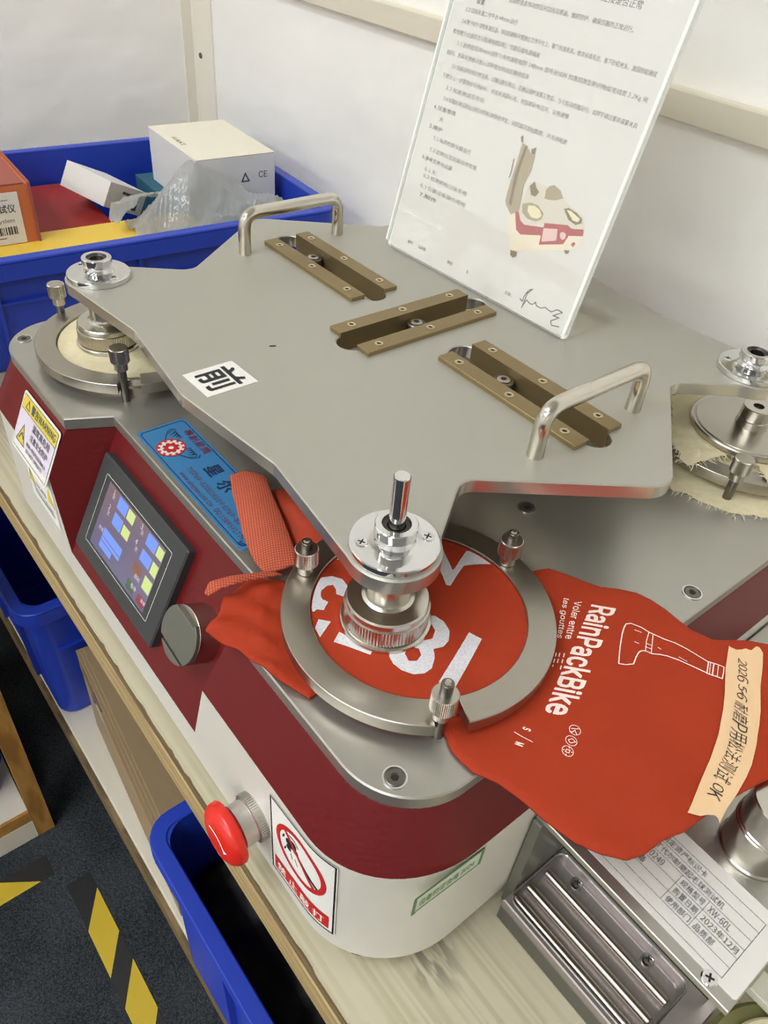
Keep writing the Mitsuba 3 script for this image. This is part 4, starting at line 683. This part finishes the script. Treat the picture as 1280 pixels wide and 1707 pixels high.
pol = max(polys(pol), key=lambda q: q.area)
add(PO + '__cloth', sheet_mesh(pol, pouch_z, .0012, .0023, .0016, .007), 'orange', True)
pz = lambda off: (lambda u, v: np.c_[u, v, pouch_z(np.asarray(u), np.asarray(v)) + .0016 * np.ones(len(u)) + off])
pd_ = Point(cx, cy).buffer(.0622, quad_segs=20)
dd = {n: Polygon(p).buffer(0) for n, p in D['disc'].items()}
eight = dd['eight'].buffer(.0008).buffer(-.0008).difference(dd['eight_hole'].buffer(.0004)).difference(dd['eight_hole2'].buffer(.0004))
sm = lambda g: g.buffer(-.0006).buffer(.0012).buffer(-.0006)
flatz = lambda u, v: np.c_[u, v, np.full(len(u), -.0582 + .0016 + .00025)]
for g in [sm(g).intersection(pd_) for g in (dd['vee'], dd['cee'])] + [eight.intersection(pd_)] + [dd[q].intersection(pd_) for q in ('quad', 'bar', 'eye', 'chip')]:
    g = max(polys(g), key=lambda q: q.area); k = printed(PO + '__silver_letter', g, flatz, 'silver_print'); part(k, 'large silver reflective letter')
wp = []
o, t_, e_, q_ = (np.array(z) for z in D['rain']); wp.append(place(text('RainPackBike', which='lat', bold=2, fine=.7), o, e_ - o, ((t_ - o) + (q_ - e_)) / 2 * 1.12))
for nm, s in (('voler', 'Voler entre'), ('les', 'les gouttes')):
    o, t_, e_, q_ = (np.array(z) for z in D[nm]); wp.append(place(text(s, which='lat', bold=1), o, e_ - o, (t_ - o) * 1.15))
for nm in 'SM':
    o, t_, e_, q_ = (np.array(z) for z in D[nm]); wp.append(place(text(nm, which='lat', bold=3), o, e_ - o, t_ - o))
wp.append(stroke(D['slash'], .0005))
sm_ = np.array(D['small'])
for a, b in ((0, .9), (.28, .62), (.5, .75)):
    o = sm_[0] + (sm_[5] - sm_[0]) * 0 + np.array([.0024, -.0022]) * 0 + (np.array([-.0010, -.0012]) * (a * 6)); d_ = (sm_[2] - sm_[0])
    for i in range(9):
        if i / 9 < b and i % 3 != 2 or i == 0: wp.append(stroke([o + d_ * i / 9, o + d_ * (i + .7) / 9], .0007))
for i, c in enumerate(D['circ']):
    q = Point(c).buffer(.0032, quad_segs=10); wp.append(rim(q, .0004)); c = np.array(c); dx, dy = np.array([.35, -.93]) * .0017, np.array([.8, .6]) * .0017
    if i == 0: wp += [stroke([c - dx + dy * 1.2, c - dx * .2 - dy * 1.2], .0005), stroke([c, c + dx * 1.4 + dy], .0005), stroke([c, c + dx * 1.3 - dy * .6], .0005), Point(c + dx * 1.1 - dy * 1.0).buffer(.0005)]
    if i == 1: wp.append(rim(Polygon([c + dx * .9, c - dy * .9, c - dx * .9, c + dy * 1.3]).buffer(.0003), .0005))
    if i == 2: wp += [rim(Polygon([c + dx * .7 + dy * .7, c + dx * .7 - dy * .7, c - dx * .7 - dy * .7, c - dx * .7 + dy * .7]), .0005)] + [Point(c + s1 * dx * 1.4 + s2 * dy * 1.3).buffer(.0004) for s1, s2 in ((1, 0), (-1, 0), (0, 1), (0, -1))]
k = printed(PO + '__white_print', [g for g in wp if not g.is_empty], pz(.0003), 'white_print', .0025); part(k, 'white printed words and small icons')
k = printed(PO + '__leg_drawing', [stroke(p, .0008 if n in ('outline', 'c1', 'c3') else .00055) for n, p in D['leg'].items()], pz(.00035), 'white_print', .0025); part(k, 'white line drawing of a shoe cover on a leg')
def ribbon(key, L, R_, z, mat, th=.0009, bow=.0, n=40):
    L, R_ = np.array(L), np.array(R_); s = np.linspace(0, 1, n)
    ip = lambda P: np.stack([np.interp(s, np.linspace(0, 1, len(P)), P[:, i]) for i in range(P.shape[1])], 1)
    from scipy.ndimage import gaussian_filter1d
    a, b = gaussian_filter1d(ip(L), 1.6, axis=0, mode='nearest'), gaussian_filter1d(ip(R_), 1.6, axis=0, mode='nearest')
    zz = ip(np.array(z)); m = 9; w = np.linspace(0, 1, m); rows = []
    for i in range(n):
        p = a[i] + (b[i] - a[i]) * w[:, None]; q = zz[i, 0] + (zz[i, 1] - zz[i, 0]) * w + bow * np.sin(np.pi * w) * np.sin(np.pi * min(1, s[i] * 1.0))
        rows.append(np.c_[p, q])
    G = np.array(rows); top, bot = G + [0, 0, th], G
    v = np.vstack([top.reshape(-1, 3), bot.reshape(-1, 3)]); N_ = n * m; f = []
    for i in range(n - 1):
        for j in range(m - 1):
            a_, b_, c_, d_ = i * m + j, i * m + j + 1, (i + 1) * m + j + 1, (i + 1) * m + j
            f += [[a_, b_, c_], [a_, c_, d_], [a_ + N_, c_ + N_, b_ + N_], [a_ + N_, d_ + N_, c_ + N_]]
    bd = [j for j in range(m)] + [i * m + m - 1 for i in range(1, n)] + [(n - 1) * m + j for j in range(m - 2, -1, -1)] + [i * m for i in range(n - 2, 0, -1)]
    for a_, b_ in zip(bd, bd[1:] + bd[:1]): f += [[a_, a_ + N_, b_], [b_, a_ + N_, b_ + N_]]
    mm = trimesh.Trimesh(v, f, process=False); mm.fix_normals(); return add(key, mm, mat, True)
k = ribbon(PO + '__neck_flap', [(.0391, -.1677), (.060, -.1730), (.0784, -.1765), (.1020, -.1830), (.1150, -.1900)], [(.0480, -.1500), (.068, -.1480), (.0900, -.1500), (.1130, -.1570), (.1300, -.1700)], [(-.0690, -.0660), (-.0655, -.060), (-.066, -.062), (-.067, -.066)], 'orange_dark', .0010, .003); part(k, 'folded dark orange neck of the pouch')
k = ribbon(PO + '__drawstring_webbing', [(.0105, -.1735), (.030, -.1832), (.0541, -.1929), (.0764, -.2016), (.0993, -.2080), (.1150, -.2080)], [(.0110, -.1632), (.0367, -.1595), (.0554, -.1682), (.0799, -.1754), (.1050, -.1830), (.1195, -.1890)], [(-.0695, -.0695), (-.0670, -.0600), (-.0630, -.0560), (-.0640, -.0555), (-.0640, -.0580), (-.0650, -.0620)], 'webbing', .0012, .004); part(k, 'coral woven webbing band')
k = ribbon(PO + '__webbing_end', [(.1126, -.2485), (.1075, -.2425), (.1110, -.2300), (.1150, -.2170), (.1165, -.2060)], [(.1150, -.2480), (.1180, -.2400), (.1190, -.2300), (.1195, -.2200), (.1230, -.2010)], [(-.0580, -.0580), (-.0560, -.0540), (-.0555, -.0545), (-.0575, -.0570), (-.0600, -.0600)], 'webbing', .0012, .002); part(k, 'coral webbing end with twisted tip')
# masking tape with handwriting
tp = np.array(D['tape']); tpoly = Polygon(tp[:, :2]).buffer(0)
MT = thing('masking_tape', 'strip of cream masking tape with handwriting stuck on the orange pouch', 'tape')
add(MT + '__strip', sheet_mesh(tpoly, lambda x, y: pouch_z(x, y) + .0027 + .0003 * np.sin(x * 500 + y * 130), .00015, .0022), 'masking', True)
ln = LineString(D['tapeline']); hw = []
s_ = 0.001
for ch, w, h in [('2', .0040, .0050), ('0', .0040, .0048), ('2', .0038, .0046), ('6', .0048, .0062), (' ', .002, 1), ('5', .0044, .0048), ('.', .0016, .0014), ('6', .0048, .0060), (' ', .002, 1), ('耐', .0068, .0080), ('磨', .0068, .0084), ('P', .0056, .0088), ('用', .0074, .0090), ('松', .0072, .0085), ('法', .0072, .0082), ('测', .0076, .0086), ('试', .0080, .0088), (' ', .0015, 1), ('O', .0050, .0056), ('K', .0056, .0066)]:
    if ch != ' ':
        a = np.array(ln.interpolate(s_).coords[0]); b = np.array(ln.interpolate(s_ + w * .9).coords[0]); t_ = (b - a) / (np.linalg.norm(b - a) + 1e-9); u_ = np.array([-t_[1], t_[0]])
        g = text(ch, 1, fine=1.0).buffer(-.014); a0 = a - u_ * h / 2; hw.append(place(g, a0, t_ * w * .86, u_ * h + t_ * .0012))
    s_ += w
printed(MT + '__handwriting', hw, lambda u, v: np.c_[u, v, pouch_z(u, v) + .0031 + .0003 * np.sin(u * 500 + v * 130)], 'ink', .002)

# ---------------------------------------------------------------- aluminium accessory stand, near right
AS = thing('accessory_stand', 'low aluminium stand with a rod tray and an asset card, right of the machine', 'equipment stand')
ax0, ax1 = .3040, .4285
add(AS + '__top_plate', bx(ax0, ax1, -.1480, .110, -.1350, -.1300, .0006), 'box_alu')
k = add(AS + '__left_plate', bx(ax0 - .0001, ax0 + .0060, -.1500, .110, ZT + .0005, -.1352, .0004), 'box_alu_dark')
add(AS + '__right_plate', bx(ax1 - .006, ax1, -.108, .110, ZT + .0005, -.1352, .0004), 'box_alu')
add(AS + '__back_wall', bx(ax0 + .0061, ax1 - .0061, -.1030, -.0990, -.2400, -.1352, .0003), 'box_alu_dark')
tr = rrect(.3115, .4112, -.1560, -.1065, .006)
k = add(AS + '__tray', cat([prism(sbox(ax0 + .0061, -.1605, ax1, -.1032).difference(tr), -.2200, -.2146, .0009), bx(ax0 + .0062, ax1 - .0002, -.1602, -.1034, -.2230, -.2201, .0003)]), 'tray_steel', 25); part(k, 'polished tray with a raised rim')
add(AS + '__tray_block', bx(ax0 + .0061, ax1, -.1605, -.1032, ZT + .0003, -.2231, .0004), 'dark_block')
add(k + '__rim', prism(rim(rrect(.3103, .4124, -.1572, -.1053, .0072), .0014), -.2147, -.2136, .0004), 'chrome', 25)
for x, y in ((.3310, -.1128), (.3875, -.1128)):
    s = add(AS + '__tray_screw', lathe([(.0040, -.2200), (.0040, -.2186), (.0032, -.2172), (.0016, -.2166), (0, -.2165)], 28, (x, y, 0)), 'chrome')
    add(s + '__cross_recess', cat([bx(-.0018, .0018, -.0004, .0004, -.2170, -.2163, 0), bx(-.0004, .0004, -.0018, .0018, -.2170, -.2163, 0)]).apply_transform(trimesh.transformations.rotation_matrix(.6, (0, 0, 1))).apply_translation((x, y, 0)), 'black_hole', False)
s = add(AS + '__top_screw', lathe([(.0042, -.1300), (.0042, -.1296), (.0036, -.1290), (0, -.1288)], 28, (.4140, -.1425, 0)), 'chrome')
add(s + '__cross_recess', cat([bx(-.0022, .0022, -.0005, .0005, -.1292, -.12865, 0), bx(-.0005, .0005, -.0022, .0022, -.1292, -.12865, 0)]).apply_transform(trimesh.transformations.rotation_matrix(.4, (0, 0, 1))).apply_translation((.4140, -.1425, 0)), 'black_hole', False)
K = add(AS + '__asset_card', bx(.3300, .4278, -.1412, -.0885, -.1299, -.1296, 0, .002), 'white_paper'); part(K, 'white paper asset card with a printed table')
cf = lambda off: frame((0, 0, -.1296 + off), (1, 0, 0), (0, 1, 0))
ys = [-.0962, -.1031, -.1100, -.1169, -.1236, -.1305, -.1376]
rules = [sbox(.334, y - .00012, .4178, y + .00012) for y in ys] + [sbox(.4176, ys[-1], .4179, ys[0]), sbox(.334, ys[-1], .3343, ys[0])] + [sbox(x, ys[5], x + .00025, ys[2]) for x in (.3756, .3927)]
printed(K + '__ruled_table', rules, cf(.0003), 'dark_print')
cells = [('固定资产标识卡', .3560, .0280, 0), ('名称 马丁代尔耐磨起毛球测试机', .3430, .0560, 1), ('20230249', .3480, .0175, 2), ('规格型号', .3772, .0145, 2), ('XW-60L', .3945, .0130, 2), ('测试设备', .3420, .0165, 3), ('购置日期', .3772, .0145, 3), ('2023年12月', .3945, .0215, 3), ('使用部门', .3772, .0145, 4), ('品质部', .3945, .0115, 4)]
printed(K + '__lettering', [fit(text(s, fine=1.0), w, .0042, (x, ys[r] - .0057)) for s, x, w, r in cells], cf(.0004), 'dark_print')
for i, (y, x0_, x1_, lb) in enumerate([(-.1240, .3145, .4087, 'rear steel rod lying in the tray, beside its two screws'), (-.1402, .3135, .4083, 'middle steel rod lying in the tray'), (-.1524, .3135, .4083, 'front steel rod in the tray, half under its front rim')]):
    t = thing('steel_rod', lb, 'rod', 'steel rods in the tray')
    m = lathe([(.0026, 0), (.0030, .0004), (.0030, x1_ - x0_ - .0004), (.0026, x1_ - x0_)], 28, (x0_, y, -.2170), (1, 0, 0)); add(t + '__bar', m, 'rod_steel', 35)
Wc = thing('cylinder_weight', 'grooved round steel weight on the accessory stand, beside the asset card', 'weight')
add(Wc + '__body', lathe([(.0178, -.1300), (.0188, -.1296), (.0190, -.1282), (.0180, -.1272), (.0178, -.1060), (.0184, -.1054), (.0184, -.1042), (.0176, -.1036), (.0182, -.1028), (.0182, -.1016), (.0174, -.1010), (.0174, -.0815), (.0168, -.0807), (.006, -.0805)], 64, (.3905, -.0638, 0)), 'steel_fine', 30)
FR_ = thing('felt_roll', 'cream felt roll in an olive wrapper with a pale band, bottom right corner', 'felt roll')
add(FR_ + '__felt_core', lathe([(.0380, ZT + .002), (.0385, -.2020), (.0370, -.2000), (.010, -.1995)], 56, (.478, -.1150, 0)), 'felt')
k = add(FR_ + '__olive_wrapper', ringlathe([(.0390, ZT), (.0470, ZT), (.0480, -.2080), (.0455, -.2040), (.0390, -.2060)], 56, (.478, -.1150, 0)), 'olive'); part(k, 'olive green wrapper')
k = add(FR_ + '__pale_band', bx(.4330, .520, -.0890, -.0735, -.2035, -.1965, .0006), 'pale_band'); part(k, 'pale flat band')

# ---------------------------------------------------------------- plastic bins
def bin_mesh(w, l, h, inset=.022, t=.0035):
    """Walls of an open bin standing on z = 0: x in -w..0, y in -l..0 at the rim."""
    def loop(i, z): return np.c_[np.array(rrect(-w + i, -i, -l + i, -i, .025).exterior.coords)[:-1], np.full(len(rrect(-w + i, -i, -l + i, -i, .025).exterior.coords) - 1, z)]
    o = mani(rings_mesh([loop(inset + .012, 0), loop(inset + .010, .003), loop(.012, h - .002)]))
    i = mani(rings_mesh([loop(inset + .012 + t, t), loop(.012 + t, h + .001)]))
    return unmani(o - i)
def make_bin(label, w, l, h, loc, rot=0.0, inset=.022, group=None):
    B = thing('plastic_bin', label, 'bin', group)
    R4 = trimesh.transformations.rotation_matrix(math.radians(rot), (0, 0, 1)); R4[:3, 3] = loc
    put = lambda m: m.copy().apply_transform(R4)
    add(B + '__shell', put(bin_mesh(w, l, h, inset)), 'blue_plastic', 30)
    ringp = rrect(-w, 0, -l, 0, .030).difference(rrect(-w + .0158, -.0158, -l + .0158, -.0158, .016))
    lip = rrect(-w, 0, -l, 0, .030).difference(rrect(-w + .003, -.003, -l + .003, -.003, .027))
    k = add(B + '__rim', put(cat([prism(ringp, h - .0035, h, .0012, .0006), prism(lip, h - .024, h - .0036, 0, .0005)])), 'blue_plastic', 30)
    n = max(2, int(l / .17)); zt, zb_ = h - .0245, h * .12
    sl_ = lambda z: .012 + inset * (1 - z / h)
    for i in range(n):
        y = -l * (i + .7) / (n + .4)
        for sx_ in (0, 1):
            X_ = lambda z: -sl_(z) if sx_ == 0 else -w + sl_(z)
            o = .0085 if sx_ == 0 else -.0085
            add(B + '__rib', put(hull([(X_(z) + q, y + e_, z) for z in (zb_, zt) for q in (-o * .1, o) for e_ in (-.0022, .0022)])), 'blue_plastic', False)
    for sy_ in (0, 1):
        for i in range(2):
            x = -w * (i + .7) / 2.4
            Y_ = lambda z: -sl_(z) if sy_ == 0 else -l + sl_(z)
            o = .0085 if sy_ == 0 else -.0085
            add(B + '__rib', put(hull([(x + e_, Y_(z) + q, z) for z in (zb_, zt) for q in (-o * .1, o) for e_ in (-.0022, .0022)])), 'blue_plastic', False)
    for sx_ in (0, 1):        # a level band under the rim
        z = h * .62; X_ = -sl_(z) if sx_ == 0 else -w + sl_(z); o = .006 if sx_ == 0 else -.006
        add(B + '__rib', put(hull([(X_ + q, y, z + e_) for y in (-.04, -l + .04) for q in (-o * .2, o) for e_ in (-.0018, .0018)])), 'blue_plastic', False)
    return B
XF = (.95, np.array([.402, -.380, .279])); ZBB = .279 + (ZT - .279) / .95 + .0003
make_bin('wide blue plastic bin full of small boxes on the workbench, left of the machine', .400, .600, -.1206 - ZBB, (-.4945, .2985, ZBB), -4.0, .006)
XF = None
make_bin('tall dark blue plastic bin standing on the left of the lower shelf', 0.340, .310, .255, (-.3635, .020, ZS + .0004), 0, .012)
make_bin('deep empty blue plastic bin jutting out over the front of the lower shelf', .503, .345, .295, (.500, .055, ZS + .0004), 0, .004)
make_bin('small blue plastic bin under clear film on the brown rack', .300, .420, .110, (-.3990, -.3640, -.9128), 0, .008)

# things in the bin on the bench
def carton(key, label, x0, x1, y0, y1, z0, z1, mt, side=None, rot=0, catg='box'):
    t = thing(key, label, catg)
    c = np.array([(x0 + x1) / 2, (y0 + y1) / 2]); R4 = trimesh.transformations.rotation_matrix(math.radians(rot), (0, 0, 1), (*c, 0))
    add(t + '__body', bx(x0, x1, y0, y1, z0, z1 - .0012, .0008).apply_transform(R4), side or mt, False)
    add(t + '__lid', bx(x0 - .0004, x1 + .0004, y0 - .0004, y1 + .0004, z1 - .0011, z1, .0004).apply_transform(R4), mt, False)
    return t, R4
XF = (.95, np.array([.402, -.380, .279])); ZBN = ZBB + .0045
t, _ = carton('teal_box', 'dark teal flat box at the bottom of the bin, under the white carton', -.850, -.590, .137, .275, ZBN, -.160, 'teal', rot=-4)
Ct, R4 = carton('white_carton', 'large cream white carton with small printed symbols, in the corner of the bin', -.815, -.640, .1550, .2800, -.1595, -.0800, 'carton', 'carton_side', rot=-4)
tf = lambda M_, o, ux, uy, off: (lambda u, v: trimesh.transform_points(frame(o, ux, uy, off)(u, v), M_))
printed(Ct + '__lettering', [fit(text('KAKI', which='lat'), .040, .007, (.065, .010))], tf(R4, (-.815, .155, -.080), (1, 0, 0), (0, 1, 0), .0003), 'grey_print')
k = printed(Ct + '__symbol', fit(text('CE', which='lat'), .014, .009, (.098, .045)), tf(R4, (-.640, .155, -.1590), (0, 1, 0), (0, 0, 1), .0006), 'dark_print')
printed(Ct + '__symbol', rim(Polygon([(.070, .042), (.082, .042), (.076, .054)]).buffer(.0008), .002), tf(R4, (-.640, .155, -.1590), (0, 1, 0), (0, 0, 1), .0006), 'dark_print')
printed(Ct + '__symbol', sbox(.004, .030, .008, .046), tf(R4, (-.640, .155, -.1590), (0, 1, 0), (0, 0, 1), .0006), 'dark_print')
Rb, _ = carton('red_box', 'flat dark red box under the small white box, in the bin', -.890, -.690, -.105, .045, ZBN, -.168, 'red_box', rot=-4)
yb, R4 = carton('yellow_board', 'long yellow board box along the front wall of the bin', -.665, -.572, -.285, .125, ZBN, -.1500, 'yellow_board', rot=-4)
printed(yb + '__lettering', [fit(text('规格 型号', bold=1), .040, .007, (.0, .0))], tf(R4, (-.585, -.165, -.150), (0, 1, 0), (-1, 0, 0), .0003), 'dark_print')
# the small white box tilts on the others
nb = np.array(D['ni']); a_, b_, c_ = nb[1] - nb[0], nb[2] - nb[0], nb[4] - nb[0]
NB = thing('small_white_box', 'small bright white box leaning on the red box, with large letters on its end', 'box')
add(NB + '__body', hull([nb[0] + i * a_ + j * b_ + q * c_ for i in (0, 1) for j in (0, 1) for q in (0, 1)]), 'white_plastic', False)
nrm = np.cross(b_, c_); nrm /= np.linalg.norm(nrm); nrm *= -np.sign(nrm @ a_)
ua, ub = c_ / np.linalg.norm(c_), b_ / np.linalg.norm(b_)
printed(NB + '__lettering', [fit(text('ni', which='lat', bold=2), .020, .030).buffer(0)], lambda u, v: nb[0] + c_ * .32 + b_ * .15 + np.outer(.034 - v, ua) + np.outer(.022 - u, ub) + nrm * .0006, 'dark_print')
printed(NB + '__blue_panel', sbox(0, 0, .022, .022), lambda u, v: nb[0] + c_ * .58 + b_ * .30 + np.outer(u, ua) + np.outer(v, ub) * .9 + nrm * .0003, 'teal')
RC = thing('red_carton', 'brownish red carton with a white barcode label, at the left edge of the bin', 'box')
rx, ry, rz = -.640, -.0838, -.0770
M5 = trimesh.transformations.rotation_matrix(math.radians(-4), (0, 0, 1), (rx, ry, 0))
add(RC + '__body', bx(rx - .20, rx, ry - .17, ry, -.155, rz, .0008).apply_transform(M5), 'orange_card', False)
k = add(RC + '__lid', cat([bx(rx - .20, rx + .0004, ry - .17, ry - .006, rz, rz + .0018, .0005), bx(rx - .20, rx + .002, ry - .002, ry + .0012, -.1540, rz + .0024, .0005)]).apply_transform(M5), 'red_card', False); part(k, 'dull red lid flap')
fm = lambda off: tf(M5, (rx, ry - .165, -.155), (0, 1, 0), (0, 0, 1), off)
K = printed(RC + '__barcode_label', rrect(.055, .1490, .006, .070, .001), fm(.0008), 'white_paper'); part(K, 'white label with a barcode')
rg = np.random.default_rng(9); bars, u = [], .082
while u < .140:
    w = rg.choice([.0008, .0014, .0022]); bars.append(sbox(u, .018, u + w, .028)); u += w + rg.choice([.0008, .0015])
printed(K + '__lettering', [*bars, fit(text('强力测试仪', bold=1), .050, .0105, (.093, .045)), fit(text('testing system', which='lat'), .045, .0060, (.094, .032)), sbox(.110, .0605, .136, .0612), sbox(.085, .0135, .125, .0145)], fm(.0011), 'dark_print')
# bubble wrap over the boxes
BW = thing('bubble_wrap', 'crumpled sheet of clear bubble wrap piled against the white carton', 'bubble wrap')
def ridged(x, y, f, sd): return 1 - np.abs(2 * meshkit.noise(np.c_[x * f, y * f * .7 + x * 9, x * 0], sd) - 1)
def bub(x, y):
    b_ = -.152 + .070 * np.exp(-((x + .618) ** 2 / .0022 + (y - .128) ** 2 / .0040)) + .030 * np.exp(-((x + .575) ** 2 / .003 + (y - .215) ** 2 / .003))
    b_ = b_ + .016 * (ridged(x, y, 24, 3) - .5) + .008 * (ridged(x, y, 55, 5) - .5)
    g_ = np.clip(np.sin(x * 700 + y * 60) * np.sin(y * 700 - x * 60), 0, 1)
    return b_ + .0022 * g_
bwp = jag(Polygon([(-.637, .035), (-.575, .020), (-.546, .06), (-.540, .14), (-.535, .238), (-.565, .245), (-.600, .205), (-.632, .165), (-.636, .10)]), .002, 8, .012)
add(BW + '__sheet', sheet_mesh(bwp, bub, .0006, .0019), 'bubble', True)
BW2 = thing('bubble_wrap', 'small grey twist of bubble wrap between the small white box and the yellow board', 'bubble wrap')
bw2 = jag(Polygon([(-.692, .150), (-.676, .085), (-.650, .030), (-.622, .002), (-.606, .010), (-.640, .060), (-.645, .145)]), .002, 11, .01)
add(BW2 + '__sheet', sheet_mesh(bw2, lambda x, y: -.142 + .022 * np.exp(-((x + .645) ** 2 / .0008)) + .014 * (ridged(x, y, 40, 7) - .5) + .0020 * np.clip(np.sin(x * 700) * np.sin(y * 700), 0, 1), .0006, .0019), 'bubble', True)

XF = None
# ---------------------------------------------------------------- under the bench
CB = thing('cardboard_box', 'grey brown cardboard box on the lower shelf between the blue bins', 'cardboard box')
M6 = trimesh.transformations.rotation_matrix(math.radians(-5), (0, 0, 1), (-.345, -.235, 0))
add(CB + '__body', bx(-.345, -.022, -.235, .03, ZS + .0003, ZS + .180, .003).apply_transform(M6), 'cardboard', False)
for i in range(3): add(CB + '__flap', bx(-.343 + i * .006, -.024, -.2362 + i * .004, -.01 - i * .03, ZS + .1802 + i * .0046, ZS + .1838 + i * .0046, .0008).apply_transform(M6), 'tan_board', False)
k = add(CB + '__tan_flap', hull([(x, y, z) for x, z in ((-.232, ZS + .180), (-.205, ZS + .128), (-.13, ZS + .088), (-.03, ZS + .060), (-.03, ZS + .180)) for y in (-.2362, -.2392)]).apply_transform(M6), 'tan_board', False); part(k, 'tan inner flap hanging over the front')
k = add(CB + '__dark_panel', bx(-.335, -.236, -.2368, -.2356, ZS + .152, ZS + .178, 0).apply_transform(M6), 'ply_dark', False)
add(CB + '__packing_tape', bx(-.30, -.10, -.2358, -.2352, ZS + .120, ZS + .150, 0).apply_transform(M6), 'film', False)
DB = thing('brown_box', 'small dark brown box lying on the grey brown cardboard box', 'cardboard box')
add(DB + '__body', bx(-.335, -.225, -.195, -.02, ZS + .1936, ZS + .236, .002).apply_transform(M6), 'cardboard', False)
add(DB + '__lid', bx(-.336, -.224, -.196, -.019, ZS + .2362, ZS + .243, .001).apply_transform(M6), 'ply_dark', False)
BB = thing('black_bag', 'black plastic bag filling the deep blue bin on the lower shelf', 'plastic bag')
def bagz(x, y): return ZS + .150 + .05 * meshkit.fbm(np.c_[x * 16, y * 16, x * 0], 3, 6)
add(BB + '__film', sheet_mesh(rrect(.022, .478, -.262, .032, .02), bagz, .004, .008), 'black_bag', True)
# the rack across the gap
RK = thing('rack', 'low brown wooden rack with white shelf boards, the unseen upper two added for shade, on the floor, left of the bench', 'rack')
for x in (-.395, -.770): add(RK + '__post', bx(x, x + .030, -.362, -.336, Zf + .0002, .08, .001), 'brown_wood', False)
for z in (-.913, -.300, .080):  # upper two boards are unseen, added on lengthened posts to shade the aisle
    add(RK + '__shelf_and_shade_board', bx(-.772, -.3705, -1.25, -.3625, z - .0275, z, .0006), 'shelf', False)
    k = add(RK + '__edge_strip', bx(-.3703, -.3655, -1.25, -.3625, z - .0275, z - .0003, .0006), 'brown_wood', False)
add(RK + '__plinth_panel', bx(-.374, -.3655, -1.25, -.3625, Zf + .0005, -.9408, .0006), 'shelf', False)
FM = thing('clear_film', 'crumpled clear plastic film over the small blue bin on the rack', 'plastic film')
def fz(x, y): return -.7990 + .045 * meshkit.fbm(np.c_[x * 24, y * 24, x * 0], 3, 4)
add(FM + '__sheet', sheet_mesh(jag(Polygon([(-.69, -.66), (-.405, -.66), (-.400, -.40), (-.42, -.375), (-.69, -.38)]), .004, 5, .02), fz, .0004, .006), 'film', True)
# hazard tape on the carpet
def hazard(label, x0, x1, y0, y1, along_x, ph):
    t = thing('floor_tape', label, 'floor tape'); P = .1275
    add(t + '__black_tape', bx(x0, x1, y0, y1, Zf + .0002, Zf + .0007, 0), 'tape_black', False)
    L = (x1 - x0) if along_x else (y1 - y0); w = (y1 - y0) if along_x else (x1 - x0)
    full = sbox(0, 0, L, w)
    for i in range(1, int(L / P) + 2):
        s = ph + i * P - P
        q = Polygon([(s, w), (s + .080, w), (s + .134, 0), (s + .054, 0)]).intersection(full)
        if q.is_empty or q.area < 1e-6: continue
        fn = (lambda u, v: np.c_[x0 + u, y0 + v, np.full(len(u), Zf + .0009)]) if along_x else (lambda u, v: np.c_[x0 + v, y1 - u, np.full(len(u), Zf + .0009)])
        printed(t + '__yellow_stripe', q, fn, 'tape_yellow')
hazard('black and yellow hazard tape on the carpet along the front of the bench', -.262, .75, -.3580, -.3210, True, .030)
hazard('black and yellow hazard tape on the carpet beside the brown rack', -.3280, -.2910, -1.6, -.3660, False, .020)
